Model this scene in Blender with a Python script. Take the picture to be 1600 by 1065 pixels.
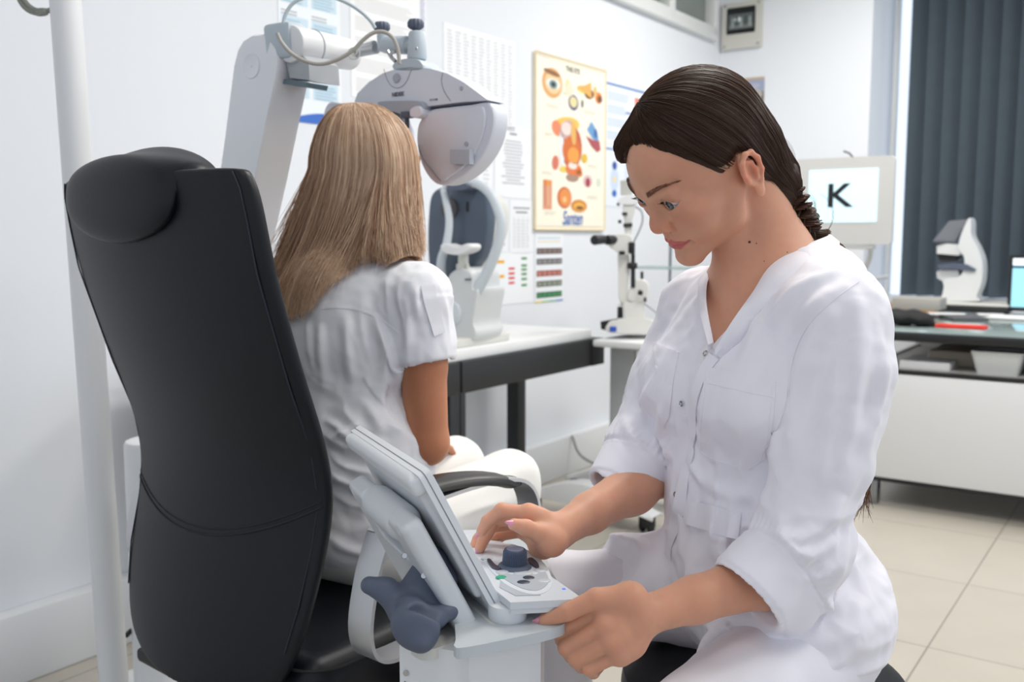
import bpy, bmesh, math, random
import numpy as np
from mathutils import Vector, Matrix, Euler
from mathutils.bvhtree import BVHTree
PI = math.pi
scene = bpy.context.scene
for o in list(bpy.data.objects): bpy.data.objects.remove(o)
# ------------------------------------------------------------------ camera
CAM_H, FPX, PITCH = 1.15, 1500.0, math.radians(6.2)
cam_d = bpy.data.cameras.new('camera'); cam = bpy.data.objects.new('camera', cam_d)
scene.collection.objects.link(cam); scene.camera = cam
cam.location = (0, 0, CAM_H); cam.rotation_euler = (PI/2-PITCH, 0, 0)
cam_d.sensor_width = 36; cam_d.lens = 36*FPX/1600; cam_d.clip_start = 0.05
cam_d.dof.use_dof = True; cam_d.dof.focus_distance = 1.15; cam_d.dof.aperture_fstop = 6.3
# ------------------------------------------------------------------ light
scene.view_settings.view_transform = 'Standard'; scene.view_settings.look = 'None'
scene.view_settings.gamma = 1.0; scene.view_settings.use_curve_mapping = False
scene.view_settings.exposure = 0.12
world = bpy.data.worlds.new('daylight'); scene.world = world; world.use_nodes = True
bgn = world.node_tree.nodes['Background']
bgn.inputs[0].default_value = (0.80, 0.88, 1.0, 1)
# daylight comes mostly from the window side; the rest of the practice behind the camera is dimmer
_N = world.node_tree.nodes.new; _K = world.node_tree.links.new
_tc = _N('ShaderNodeTexCoord'); _dp = _N('ShaderNodeVectorMath'); _dp.operation = 'DOT_PRODUCT'; _dp.inputs[1].default_value = (math.sin(math.radians(35)), math.cos(math.radians(35)), 0.1)
_mr = _N('ShaderNodeMapRange'); _mr.inputs[1].default_value = -0.1; _mr.inputs[2].default_value = 0.8; _mr.inputs[3].default_value = 0.70; _mr.inputs[4].default_value = 1.25
_K(_tc.outputs['Generated'], _dp.inputs[0]); _K(_dp.outputs['Value'], _mr.inputs[0]); _K(_mr.outputs[0], bgn.inputs[1])
def area(name, loc, rot, sx, sy, power, col=(1, 1, 1)):
    l = bpy.data.lights.new(name, 'AREA'); l.shape = 'RECTANGLE'; l.size = sx; l.size_y = sy
    l.energy = power; l.color = col
    o = bpy.data.objects.new(name, l); scene.collection.objects.link(o)
    o.location = loc; o.rotation_euler = rot
    return o
YAW = math.radians(35.0)                    # the room is turned 35 degrees from the view
SU = Vector((math.sin(YAW), math.cos(YAW), 0)); SV = Vector((-math.cos(YAW), math.sin(YAW), 0))
def R(s, v, z): return SU*s + SV*v + Vector((0, 0, z))
for (s, v, p) in ((2.1, 0.7, 28), (2.0, -0.9, 22), (4.4, 1.1, 34), (4.4, -0.9, 26), (0.0, 0.4, 6)):
    area('ceiling_lamp', R(s, v, 2.84), (0, 0, -YAW), 0.6, 0.9, p, (1.0, 0.97, 0.92))
# ------------------------------------------------------------------ picking points of the room
CP, SP = math.cos(PITCH), math.sin(PITCH)
CO = Vector((0, 0, CAM_H))
def ray(px, py):
    a = (px-800)/FPX; b = (532.5-py)/FPX
    return Vector((a, CP+b*SP, -SP+b*CP))
def PZ(px, py, z): r = ray(px, py); return CO + r*((z-CAM_H)/r.z)
def PV(px, py, v): r = ray(px, py); return CO + r*(v/r.dot(SV))
def PS(px, py, s): r = ray(px, py); return CO + r*(s/r.dot(SU))
def P(px, py, y): r = ray(px, py); return CO + r*(y/r.y)
def sv(p): return p.dot(SU), p.dot(SV), p.z
def px_of(p):
    d = p[1]*CP-(p[2]-CAM_H)*SP; u = p[1]*SP+(p[2]-CAM_H)*CP
    return 800+FPX*p[0]/d, 532.5-FPX*u/d
# ------------------------------------------------------------------ materials
def s2l(c):
    return tuple((x/12.92 if x <= 0.04045 else ((x+0.055)/1.055)**2.4) for x in [v/255 for v in c])
MATS = {}
def mat(name, rgb, rough=0.5, metal=0.0, spec=0.5, bump=0.0, bscale=200.0, noise=0.0, nscale=8.0, sss=0.0, coat=0.0,
        attr=None, emit=None, estr=0.0, sheen=0.0, alpha=1.0, trans=0.0, aniso=None):
    if name in MATS: return MATS[name]
    m = bpy.data.materials.new(name); m.use_nodes = True; nt = m.node_tree; b = nt.nodes['Principled BSDF']
    c = s2l(rgb)
    b.inputs['Base Color'].default_value = (*c, 1); b.inputs['Roughness'].default_value = rough
    b.inputs['Metallic'].default_value = metal; b.inputs['Specular IOR Level'].default_value = spec
    b.inputs['Coat Weight'].default_value = coat; b.inputs['Sheen Weight'].default_value = sheen
    b.inputs['Alpha'].default_value = alpha; b.inputs['Transmission Weight'].default_value = trans
    if sss:
        b.inputs['Subsurface Weight'].default_value = 1.0; b.inputs['Subsurface Radius'].default_value = (1.0, 0.35, 0.2)
        b.inputs['Subsurface Scale'].default_value = sss
    if emit:
        b.inputs['Emission Color'].default_value = (*s2l(emit), 1); b.inputs['Emission Strength'].default_value = estr
    src = None
    if attr:
        a = nt.nodes.new('ShaderNodeAttribute'); a.attribute_name = attr; src = a.outputs['Color']
        nt.links.new(src, b.inputs['Base Color'])
        if emit: nt.links.new(src, b.inputs['Emission Color'])
    tc = nt.nodes.new('ShaderNodeTexCoord')
    if noise:
        n = nt.nodes.new('ShaderNodeTexNoise'); n.inputs['Scale'].default_value = nscale; n.inputs['Detail'].default_value = 4
        nt.links.new(tc.outputs['Object'], n.inputs['Vector'])
        mp = nt.nodes.new('ShaderNodeMapRange'); mp.inputs[3].default_value = 1-noise; mp.inputs[4].default_value = 1+noise
        nt.links.new(n.outputs[0], mp.inputs[0])
        mx = nt.nodes.new('ShaderNodeMix'); mx.data_type = 'RGBA'; mx.blend_type = 'MULTIPLY'; mx.inputs[0].default_value = 1
        if src: nt.links.new(src, mx.inputs[6])
        else: mx.inputs[6].default_value = (*c, 1)
        nt.links.new(mp.outputs[0], mx.inputs[7]); nt.links.new(mx.outputs[2], b.inputs['Base Color'])
    if bump:
        n = nt.nodes.new('ShaderNodeTexNoise'); n.inputs['Scale'].default_value = bscale; n.inputs['Detail'].default_value = 3
        nt.links.new(tc.outputs['Object'], n.inputs['Vector'])
        bp = nt.nodes.new('ShaderNodeBump'); bp.inputs['Strength'].default_value = bump; bp.inputs['Distance'].default_value = 0.002
        nt.links.new(n.outputs[0], bp.inputs['Height']); nt.links.new(bp.outputs[0], b.inputs['Normal'])
    MATS[name] = m
    return m
# ------------------------------------------------------------------ objects
def link(o, parent=None):
    """meshes keep world coordinates; only the Empties have a location"""
    scene.collection.objects.link(o)
    if parent is not None:
        o.parent = parent; o.matrix_parent_inverse = Matrix.Translation(parent.location).inverted()
    return o
def thing(name, label, cat, loc=(0, 0, 0), group=None):
    o = bpy.data.objects.new(name, None); scene.collection.objects.link(o); o.location = loc
    o.empty_display_size = 0.05
    return tag(o, label, cat, group)
def tag(o, label=None, cat=None, group=None, kind=None):
    if label: o['label'] = label
    if cat: o['category'] = cat
    if group: o['group'] = group
    if kind: o['kind'] = kind
    return o
def mk(name, me, m, parent=None):
    o = bpy.data.objects.new(name, me)
    for mm in (m if isinstance(m, (list, tuple)) else [m]): me.materials.append(mm)
    return link(o, parent)
def frame(o, x, z=None):
    """matrix with origin o, x axis along x and z axis near z"""
    x = Vector(x).normalized(); z = Vector(z) if z is not None else Vector((0, 0, 1))
    y = z.cross(x).normalized(); z = x.cross(y).normalized()
    M = Matrix.Identity(4)
    for i in range(3): M[i][0] = x[i]; M[i][1] = y[i]; M[i][2] = z[i]; M[i][3] = o[i]
    return M
def roomM(p): return frame(p, SU)
def zframe(p0, p1, ref=(0, 0, 1)):
    z = (Vector(p1)-Vector(p0)).normalized(); r = Vector(ref)
    if abs(z.dot(r)) > 0.95: r = Vector((1, 0, 0))
    x = r.cross(z).normalized(); y = z.cross(x)
    M = Matrix.Identity(4)
    for i in range(3): M[i][0] = x[i]; M[i][1] = y[i]; M[i][2] = z[i]; M[i][3] = p0[i]
    return M
class G:
    def __init__(s): s.bm = bmesh.new()
    def _fin(s, verts, bevel, seg=2, ang=0.5):
        if bevel > 0:
            es = set()
            for v in verts:
                for e in v.link_edges: es.add(e)
            es = [e for e in es if len(e.link_faces) == 2 and e.calc_face_angle(0) > ang]
            bmesh.ops.bevel(s.bm, geom=es, offset=bevel, segments=seg, profile=0.5, affect='EDGES', clamp_overlap=True)
    def box(s, size, M=None, c=(0, 0, 0), bevel=0.0, seg=2):
        M = M if M is not None else Matrix.Identity(4)
        r = bmesh.ops.create_cube(s.bm, size=1.0)
        for v in r['verts']:
            v.co = M @ Vector((v.co.x*size[0]+c[0], v.co.y*size[1]+c[1], v.co.z*size[2]+c[2]))
        s._fin(r['verts'], bevel, seg); return s
    def prism(s, poly, h, M=None, bevel=0.0, seg=2, z0=0.0):
        """poly in local xy, extruded from z0 to z0+h"""
        M = M if M is not None else Matrix.Identity(4)
        a = [s.bm.verts.new(M @ Vector((x, y, z0))) for x, y in poly]; b = [s.bm.verts.new(M @ Vector((x, y, z0+h))) for x, y in poly]
        n = len(poly); s.bm.faces.new(a[::-1]); s.bm.faces.new(b)
        for i in range(n): s.bm.faces.new((a[i], a[(i+1) % n], b[(i+1) % n], b[i]))
        s._fin(a+b, bevel, seg); return s
    def lathe(s, prof, M=None, seg=32):
        """prof: (r, z) pairs"""
        M = M if M is not None else Matrix.Identity(4); rings = []
        for r, z in prof:
            if r < 1e-6: rings.append([s.bm.verts.new(M @ Vector((0, 0, z)))])
            else: rings.append([s.bm.verts.new(M @ Vector((r*math.cos(2*PI*i/seg), r*math.sin(2*PI*i/seg), z))) for i in range(seg)])
        for a, b in zip(rings, rings[1:]):
            for i in range(seg):
                j = (i+1) % seg
                if len(a) == 1 and len(b) == 1: continue
                if len(a) == 1: s.bm.faces.new((a[0], b[j], b[i]))
                elif len(b) == 1: s.bm.faces.new((a[i], a[j], b[0]))
                else: s.bm.faces.new((a[i], a[j], b[j], b[i]))
        return s
    def cyl(s, p0, p1, r0, r1=None, seg=24, bev=0.0):
        r1 = r0 if r1 is None else r1; L = (Vector(p1)-Vector(p0)).length; b = min(bev, L*0.45)
        if b > 0: pr = [(0, 0), (r0-b, 0), (r0-b*.3, b*.3), (r0, b), (r1, L-b), (r1-b*.3, L-b*.3), (r1-b, L), (0, L)]
        else: pr = [(0, 0), (r0, 0), (r1, L), (0, L)]
        return s.lathe(pr, zframe(p0, p1), seg)
    def tube(s, pts, r, seg=10, cap=True, flat=1.0):
        pts = [Vector(p) for p in pts]; n = len(pts); rs = r if isinstance(r, (list, tuple)) else [r]*n
        T = [(pts[min(i+1, n-1)]-pts[max(i-1, 0)]).normalized() for i in range(n)]
        up = Vector((0, 0, 1)) if abs(T[0].z) < 0.9 else Vector((1, 0, 0))
        x = up.cross(T[0]).normalized(); rings = []
        for i in range(n):
            x = (x - T[i]*x.dot(T[i])).normalized(); y = T[i].cross(x)
            rings.append([s.bm.verts.new(pts[i]+(x*math.cos(2*PI*k/seg)+y*math.sin(2*PI*k/seg)*flat)*rs[i]) for k in range(seg)])
        for a, b in zip(rings, rings[1:]):
            for k in range(seg): s.bm.faces.new((a[k], a[(k+1) % seg], b[(k+1) % seg], b[k]))
        if cap: s.bm.faces.new(rings[0][::-1]); s.bm.faces.new(rings[-1])
        return s
    def ell(s, c, r, M=None, seg=24):
        M = M if M is not None else Matrix.Identity(4)
        q = bmesh.ops.create_uvsphere(s.bm, u_segments=seg, v_segments=seg//2, radius=1.0)
        r = r if isinstance(r, (list, tuple)) else (r, r, r)
        for v in q['verts']: v.co = M @ Vector((v.co.x*r[0]+c[0], v.co.y*r[1]+c[1], v.co.z*r[2]+c[2]))
        return s
    def loft(s, rings, cap=True, closed=True):
        rr = [[s.bm.verts.new(Vector(p)) for p in ring] for ring in rings]
        for a, b in zip(rr, rr[1:]):
            n = len(a)
            for k in range(n if closed else n-1): s.bm.faces.new((a[k], a[(k+1) % n], b[(k+1) % n], b[k]))
        if cap: s.bm.faces.new(rr[0][::-1]); s.bm.faces.new(rr[-1])
        return s
    def done(s, name, m, parent=None, angle=35, mods=None):
        bmesh.ops.recalc_face_normals(s.bm, faces=s.bm.faces)
        me = bpy.data.meshes.new(name); s.bm.to_mesh(me); s.bm.free()
        me.polygons.foreach_set('use_smooth', [True]*len(me.polygons))
        me.set_sharp_from_angle(angle=math.radians(angle))
        return mk(name, me, m, parent)
def spline(pts, n=8):
    """Catmull-Rom through pts"""
    pts = [Vector(p) for p in pts]; out = []
    q = [pts[0]*2-pts[1]]+pts+[pts[-1]*2-pts[-2]]
    for i in range(1, len(q)-2):
        a, b, c, d = q[i-1:i+3]
        for k in range(n):
            t = k/n; out.append(0.5*((2*b)+(c-a)*t+(2*a-5*b+4*c-d)*t*t+(3*b-a-3*c+d)*t**3))
    out.append(pts[-1]); return out
def sp2(pts, n=6, closed=True):
    p = [Vector((x, y, 0)) for x, y in pts]
    if closed:
        p3 = [p[-2], p[-1]]+p+[p[0], p[1]]; o = spline(p3, n)
        o = o[2*n:2*n+len(p)*n]
    else: o = spline(p, n)
    return [(v.x, v.y) for v in o]
def rrect(w, h, r, n=5, cx=0, cy=0):
    out = []
    for (sx, sy, a0) in ((1, 1, 0), (-1, 1, 90), (-1, -1, 180), (1, -1, 270)):
        for k in range(n+1):
            a = math.radians(a0+90*k/n); out.append((cx+sx*(w/2-r)+r*math.cos(a), cy+sy*(h/2-r)+r*math.sin(a)))
    return out
def np_mesh(name, V, F, col=None, smooth=True):
    """V (n,3), F (m,k) quads or triangles"""
    me = bpy.data.meshes.new(name); V = np.asarray(V, np.float32); F = np.asarray(F, np.int32)
    me.vertices.add(len(V)); me.vertices.foreach_set('co', V.ravel())
    k = F.shape[1]; me.loops.add(F.size); me.loops.foreach_set('vertex_index', F.ravel())
    me.polygons.add(len(F)); me.polygons.foreach_set('loop_start', np.arange(0, F.size, k, dtype=np.int32))
    me.polygons.foreach_set('use_smooth', np.full(len(F), smooth, bool))
    if col is not None:
        a = me.color_attributes.new('col', 'FLOAT_COLOR', 'POINT')
        c = np.ones((len(V), 4), np.float32); c[:, :3] = col; a.data.foreach_set('color', c.ravel())
    me.update(calc_edges=True); me.validate(); return me
class Flat:
    """flat coloured print: layers of polygons 0.3 mm apart, in a frame whose xy is the sheet"""
    def __init__(s, M): s.M = M; s.v = []; s.f = []; s.c = []; s.k = 0
    def poly(s, pts, rgb, layer=1):
        n = len(s.v); c = s2l(rgb)
        for x, y in pts: s.v.append(tuple(s.M @ Vector((x, y, 0.0004*layer)))); s.c.append(c)
        s.f.append(list(range(n, n+len(pts)))); return s
    def rect(s, x, y, w, h, rgb, layer=1): return s.poly([(x, y), (x+w, y), (x+w, y+h), (x, y+h)], rgb, layer)
    def ell(s, x, y, a, b, rgb, layer=1, rot=0, n=20):
        cr, sr = math.cos(rot), math.sin(rot)
        return s.poly([(x+a*math.cos(t)*cr-b*math.sin(t)*sr, y+a*math.cos(t)*sr+b*math.sin(t)*cr) for t in [2*PI*i/n for i in range(n)]], rgb, layer)
    def lines(s, x, y, w, h, n, rgb, layer=1, fill=0.45, jit=0.25, seed=1):
        rr = random.Random(seed)
        for i in range(n): s.rect(x, y+h-(i+1)*h/n, w*(1-jit*rr.random()), h/n*fill, rgb, layer)
        return s
    def done(s, name, parent, m=None):
        me = bpy.data.meshes.new(name); me.from_pydata(s.v, [], s.f)
        a = me.color_attributes.new('col', 'FLOAT_COLOR', 'POINT')
        a.data.foreach_set('color', np.array([(*c, 1) for c in s.c], np.float32).ravel())
        me.update(); return mk(name, me, m or mat('printed_ink', (255, 255, 255), 0.5, attr='col'), parent)
def text(name, body, size, M, m, parent, depth=0.0, align='LEFT', shear=0.0, bold=0.0):
    c = bpy.data.curves.new(name, 'FONT'); c.body = body; c.size = size; c.extrude = depth; c.align_x = align; c.shear = shear; c.offset = bold
    o = bpy.data.objects.new(name, c); scene.collection.objects.link(o)
    bpy.context.view_layer.update()
    me = bpy.data.meshes.new_from_object(o.evaluated_get(bpy.context.evaluated_depsgraph_get()))
    bpy.data.objects.remove(o); me.transform(M); me.materials.clear()
    return mk(name, me, m, parent)
M_WALL = mat('white_wall_paint', (231, 234, 239), 0.7, bump=0.06, bscale=60)
M_WHITE = mat('white_enamel', (232, 233, 234), 0.35)
M_WPLASTIC = mat('light_grey_plastic', (226, 228, 231), 0.42, bump=0.04, bscale=600)
M_BPLASTIC = mat('pale_blue_grey_plastic', (218, 221, 230), 0.4, bump=0.05, bscale=700)
M_BLACK = mat('black_plastic', (28, 28, 30), 0.5)
M_STEEL = mat('polished_steel', (200, 200, 202), 0.16, 1.0)
M_SLATE = mat('slate_grey_rubber', (86, 94, 112), 0.55, bump=0.05, bscale=900)
M_LEATHER = mat('black_leather', (19, 21, 27), 0.42, spec=.32, bump=0.10, bscale=420)
# ================================================================== IMPLICIT SURFACES (for bodies, cloth and soft forms)
def mv(M, p): v = M @ Vector(p); return (v.x, v.y, v.z)
class Sdf:
    """primitives blended in order; each is (op, k, centre, bounding radius, function)"""
    def __init__(s, M=None): s.ops = []; s.M = M if M is not None else Matrix.Identity(4); s.paint = []
    def at(s, M): s.M = M; return s
    def _add(s, op, k, c, r, fn): s.ops.append((op, k, np.array(c, np.float32), r, fn)); return s
    def cone(s, a, b, ra, rb=None, k=0.01, op='u'):
        """round cone between a and b"""
        rb = ra if rb is None else rb
        A = np.array(mv(s.M, a), np.float32); B = np.array(mv(s.M, b), np.float32); D = B-A; L2 = float(D@D)+1e-12
        def fn(p):
            q = p-A; t = np.clip(q@D/L2, 0, 1); return np.linalg.norm(q-t[:, None]*D, axis=1)-(ra+(rb-ra)*t)
        return s._add(op, k, (A+B)/2, math.sqrt(L2)/2+max(ra, rb), fn)
    def ball(s, c, r, k=0.01, op='u'):
        C = np.array(mv(s.M, c), np.float32)
        return s._add(op, k, C, r, lambda p: np.linalg.norm(p-C, axis=1)-r)
    def ell(s, c, r, k=0.01, op='u', rot=None):
        """ellipsoid; rot = Euler degrees in the local frame"""
        C = np.array(mv(s.M, c), np.float32); Rm = s.M.to_3x3()
        if rot is not None: Rm = Rm @ Euler([math.radians(a) for a in rot]).to_matrix()
        Rm = np.array(Rm, np.float32); rr = np.array(r, np.float32)
        def fn(p):
            q = (p-C)@Rm; k0 = np.linalg.norm(q/rr, axis=1); k1 = np.linalg.norm(q/(rr*rr), axis=1)+1e-9
            return k0*(k0-1)/k1
        return s._add(op, k, C, max(r), fn)
    def box(s, c, h, rad=0.005, k=0.01, op='u', rot=None):
        C = np.array(mv(s.M, c), np.float32); Rm = s.M.to_3x3()
        if rot is not None: Rm = Rm @ Euler([math.radians(a) for a in rot]).to_matrix()
        Rm = np.array(Rm, np.float32); hh = np.array(h, np.float32)-rad
        def fn(p):
            q = np.abs((p-C)@Rm)-hh; return np.linalg.norm(np.maximum(q, 0), axis=1)+np.minimum(q.max(1), 0)-rad
        return s._add(op, k, C, float(np.linalg.norm(h)), fn)
    def chain(s, pts, rs, k=0.01, op='u'):
        for i in range(len(pts)-1): s.cone(pts[i], pts[i+1], rs[i], rs[i+1], k if i == 0 else min(k, 0.012), op)
        return s
    def plane(s, c, n, k=0.004, op='s', c0=(0, 0, 0), r=1e3):
        """cuts away the side n points to, within radius r of c0"""
        C = np.array(mv(s.M, c), np.float32); N = np.array(s.M.to_3x3() @ Vector(n).normalized(), np.float32)
        if r > 100: return s._add(op, k, C, 1e3, lambda p: -((p-C)@N))
        C0 = np.array(mv(s.M, c0), np.float32)
        return s._add(op, k, C0, r, lambda p: np.maximum(-((p-C)@N), np.linalg.norm(p-C0, axis=1)-r))
    def custom(s, fn, c, r, k=0.01, op='u'): return s._add(op, k, c, r, fn)
    def sub(s, other, c, r, k=0.004, op='s'): return s._add(op, k, c, r, other.val)
    def val(s, p, ops=None):
        d = np.full(len(p), 0.5, np.float32)
        for op, k, c, r, fn in (s.ops if ops is None else ops):
            e = fn(p)
            if op == 'u':
                h = np.clip(0.5+0.5*(d-e)/k, 0, 1); d = d*(1-h)+e*h-k*h*(1-h)
            elif op == 's':
                e = -e; h = np.clip(0.5-0.5*(d-e)/k, 0, 1); d = d*(1-h)+e*h+k*h*(1-h)
            elif op == 'i':
                h = np.clip(0.5-0.5*(d-e)/k, 0, 1); d = d*(1-h)+e*h+k*h*(1-h)
            elif op == 'a': d = d+e          # additive relief
        return d
    def mesh(s, h=0.003, B=12, lo=None, hi=None):
        """sparse surface nets; returns V, F(quads)"""
        L = np.array([c-r-0.03 for op, k, c, r, f in s.ops if op == 'u']); Hh = np.array([c+r+0.03 for op, k, c, r, f in s.ops if op == 'u'])
        lo = L.min(0) if lo is None else np.array(lo); hi = Hh.max(0) if hi is None else np.array(hi)
        ax = [np.arange(0, int(math.ceil((hi[i]-lo[i])/(h*B)))+1) for i in range(3)]
        N = [len(a)*B+2 for a in ax]
        allV = []; allK = []; quads = []
        loc = np.stack(np.meshgrid(*[np.arange(B+1)]*3, indexing='ij'), -1).reshape(-1, 3)
        R0 = h*B*0.87; cs = h*B
        # coarse pass
        I = np.stack(np.meshgrid(*ax, indexing='ij'), -1).reshape(-1, 3)
        C = (lo+(I+0.5)*cs).astype(np.float32)
        act = np.zeros(len(C), bool)
        for j in range(0, len(C), 200000): act[j:j+200000] = np.abs(s.val(C[j:j+200000])) < R0*1.6+0.012
        I = I[act]; C = C[act]
        for bi in range(len(I)):
            c = C[bi]; use = []; 
            for o in s.ops:
                if o[3] > 100 or np.linalg.norm(o[2]-c) < o[3]+R0+o[1]+0.018: use.append(o)
            if not use: continue
            base = I[bi]*B; P3 = (lo+(base+loc)*h).astype(np.float32)
            d = s.val(P3, use).reshape(B+1, B+1, B+1)
            if d.min() > 0 or d.max() < 0: continue
            neg = d < 0
            # cells
            cn = neg[:-1, :-1, :-1].astype(np.int8)
            cnt = sum(neg[i:B+i, j:B+j, k:B+k].astype(np.int8) for i in (0, 1) for j in (0, 1) for k in (0, 1))
            ci = np.argwhere((cnt > 0) & (cnt < 8))
            if len(ci):
                acc = np.zeros((len(ci), 3)); num = np.zeros(len(ci))
                for (a, b) in EDGES:
                    da = d[ci[:, 0]+a[0], ci[:, 1]+a[1], ci[:, 2]+a[2]]; db = d[ci[:, 0]+b[0], ci[:, 1]+b[1], ci[:, 2]+b[2]]
                    cr = (da < 0) != (db < 0); t = np.where(cr, da/np.where(cr, da-db, 1), 0)
                    pt = np.array(a)+t[:, None]*(np.array(b)-np.array(a)); acc[cr] += pt[cr]; num += cr
                g = base+ci; allV.append(lo+(g+acc/num[:, None])*h); allK.append((g[:, 0]*N[1]+g[:, 1])*N[2]+g[:, 2])
            for axn in range(3):
                sl0 = [slice(0, B)]*3; sl1 = list(sl0); sl1[axn] = slice(1, B+1)
                n0 = neg[tuple(sl0)]; n1 = neg[tuple(sl1)]; e = np.argwhere(n0 != n1)
                if not len(e): continue
                fl = n0[e[:, 0], e[:, 1], e[:, 2]]; g = base+e
                u, v = (axn+1) % 3, (axn+2) % 3; q = []
                for (du, dv) in ((1, 1), (0, 1), (0, 0), (1, 0)):
                    gg = g.copy(); gg[:, u] -= du; gg[:, v] -= dv; q.append((gg[:, 0]*N[1]+gg[:, 1])*N[2]+gg[:, 2])
                q = np.stack(q, 1); q[~fl] = q[~fl][:, ::-1]; quads.append(q)
        V = np.concatenate(allV); K = np.concatenate(allK); Q = np.concatenate(quads)
        o = np.argsort(K); K = K[o]; V = V[o]
        ix = np.searchsorted(K, Q); ix[ix >= len(K)] = 0; ok = (K[ix] == Q).all(1)
        return V.astype(np.float32), ix[ok].astype(np.int32)
    def normals(s, V, e=0.0006):
        """gradient of the field; evaluated in chunks with culling"""
        n = np.zeros((len(V), 3), np.float32)
        for i in range(3):
            dd = np.zeros(3, np.float32); dd[i] = e; n[:, i] = s.fast(V+dd)-s.fast(V-dd)
        return n/(np.linalg.norm(n, axis=1)[:, None]+1e-12)
    def fast(s, P0, cell=0.05):
        """values near the surface with culled primitives"""
        P0 = np.asarray(P0, np.float32); key = np.floor(P0/cell).astype(np.int64); kk = key[:, 0]*73856093 ^ key[:, 1]*19349663 ^ key[:, 2]*83492791
        o = np.argsort(kk, kind='stable'); ks = kk[o]; br = np.flatnonzero(np.r_[True, ks[1:] != ks[:-1], True]); out = np.zeros(len(P0), np.float32)
        for a, b in zip(br[:-1], br[1:]):
            idx = o[a:b]; c = P0[idx].mean(0); R0 = np.linalg.norm(P0[idx]-c, axis=1).max()+0.02
            use = [q for q in s.ops if q[3] > 100 or np.linalg.norm(q[2]-c) < q[3]+R0+q[1]+.016]
            out[idx] = s.val(P0[idx], use)
        return out
EDGES = [((0, 0, 0), (1, 0, 0)), ((0, 1, 0), (1, 1, 0)), ((0, 0, 1), (1, 0, 1)), ((0, 1, 1), (1, 1, 1)),
         ((0, 0, 0), (0, 1, 0)), ((1, 0, 0), (1, 1, 0)), ((0, 0, 1), (0, 1, 1)), ((1, 0, 1), (1, 1, 1)),
         ((0, 0, 0), (0, 0, 1)), ((1, 0, 0), (1, 0, 1)), ((0, 1, 0), (0, 1, 1)), ((1, 1, 0), (1, 1, 1))]
def relax(V, F, it=1, lam=0.5):
    """light smoothing of a net"""
    for _ in range(it):
        A = np.zeros_like(V); n = np.zeros(len(V), np.float32)
        for i in range(4):
            a, b = F[:, i], F[:, (i+1) % 4]; np.add.at(A, a, V[b]); np.add.at(n, a, 1); np.add.at(A, b, V[a]); np.add.at(n, b, 1)
        V = V+lam*(A/np.maximum(n, 1)[:, None]-V)
    return V
def vnoise(p, seed=0):
    """smooth value noise in [-1,1], p (n,3)"""
    p = p+np.array([17.3*seed+3.1, 7.7*seed+1.7, 5.1*seed+9.2], np.float32); i = np.floor(p).astype(np.int64); f = p-i; f = f*f*(3-2*f); out = 0
    for dx in (0, 1):
        for dy in (0, 1):
            for dz in (0, 1):
                h = (i[:, 0]+dx)*374761393+(i[:, 1]+dy)*668265263+(i[:, 2]+dz)*2147483647+seed*1274126177
                h = (h ^ (h >> 13))*1274126177; h = (h ^ (h >> 16)) & 0xffff
                w = (f[:, 0] if dx else 1-f[:, 0])*(f[:, 1] if dy else 1-f[:, 1])*(f[:, 2] if dz else 1-f[:, 2])
                out = out+w*(h/32767.5-1)
    return out
def sdf_obj(name, sd, h, m, parent=None, smooth=1, disp=None, colf=None, lo=None, hi=None):
    V, F = sd.mesh(h, lo=lo, hi=hi); V = relax(V, F, smooth, 0.5)
    if disp is not None:
        N = sd.normals(V); V = V+N*disp(V, N)[:, None]
    me = np_mesh(name, V, F, col=None if colf is None else colf(V))
    return mk(name, me, m, parent)
def strands(name, S, r, cols, m, parent, tip=0.3, sides=3):
    """S (n,k,3) hair paths -> thin tapered tubes, one colour per strand"""
    S = np.asarray(S, np.float32); n, k, _ = S.shape
    T = np.gradient(S, axis=1); T /= np.linalg.norm(T, axis=2, keepdims=True)+1e-9
    up = np.zeros_like(T); up[..., 1] = 1.0; X = np.cross(T, up); X /= np.linalg.norm(X, axis=2, keepdims=True)+1e-9; Y = np.cross(T, X)
    prof = np.interp(np.linspace(0, 1, k), [0, .08, .7, 1], [.6, 1, 1, tip])[None, :, None]
    r = np.broadcast_to(np.asarray(r, np.float32).reshape(-1, 1, 1), (n, 1, 1)) if np.ndim(r) else r
    V = np.stack([S+(X*math.cos(2*PI*i/sides)+Y*math.sin(2*PI*i/sides))*prof*r for i in range(sides)], 2).reshape(-1, 3)
    a = (np.arange(n)[:, None, None]*k+np.arange(k-1)[None, :, None])*sides+np.arange(sides)[None, None, :]
    b = (np.arange(n)[:, None, None]*k+np.arange(k-1)[None, :, None])*sides+((np.arange(sides)+1) % sides)[None, None, :]
    F = np.stack([a, b, b+sides, a+sides], -1).reshape(-1, 4)
    C = np.repeat(np.asarray(cols, np.float32), k*sides, axis=0)
    return mk(name, np_mesh(name, V, F, C), m, parent)
def hair_mat(name, rough=0.38, spec=0.5):
    m = mat(name, (120, 90, 70), rough, attr='col', spec=spec); b = m.node_tree.nodes['Principled BSDF']
    b.inputs['Anisotropic'].default_value = 0.5
    return m
def npv(M): return np.array(M, np.float32)
def xf(M, A):
    M = np.array(M, np.float64); A = np.asarray(A, np.float64); return A@M[:3, :3].T+M[:3, 3]
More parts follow.
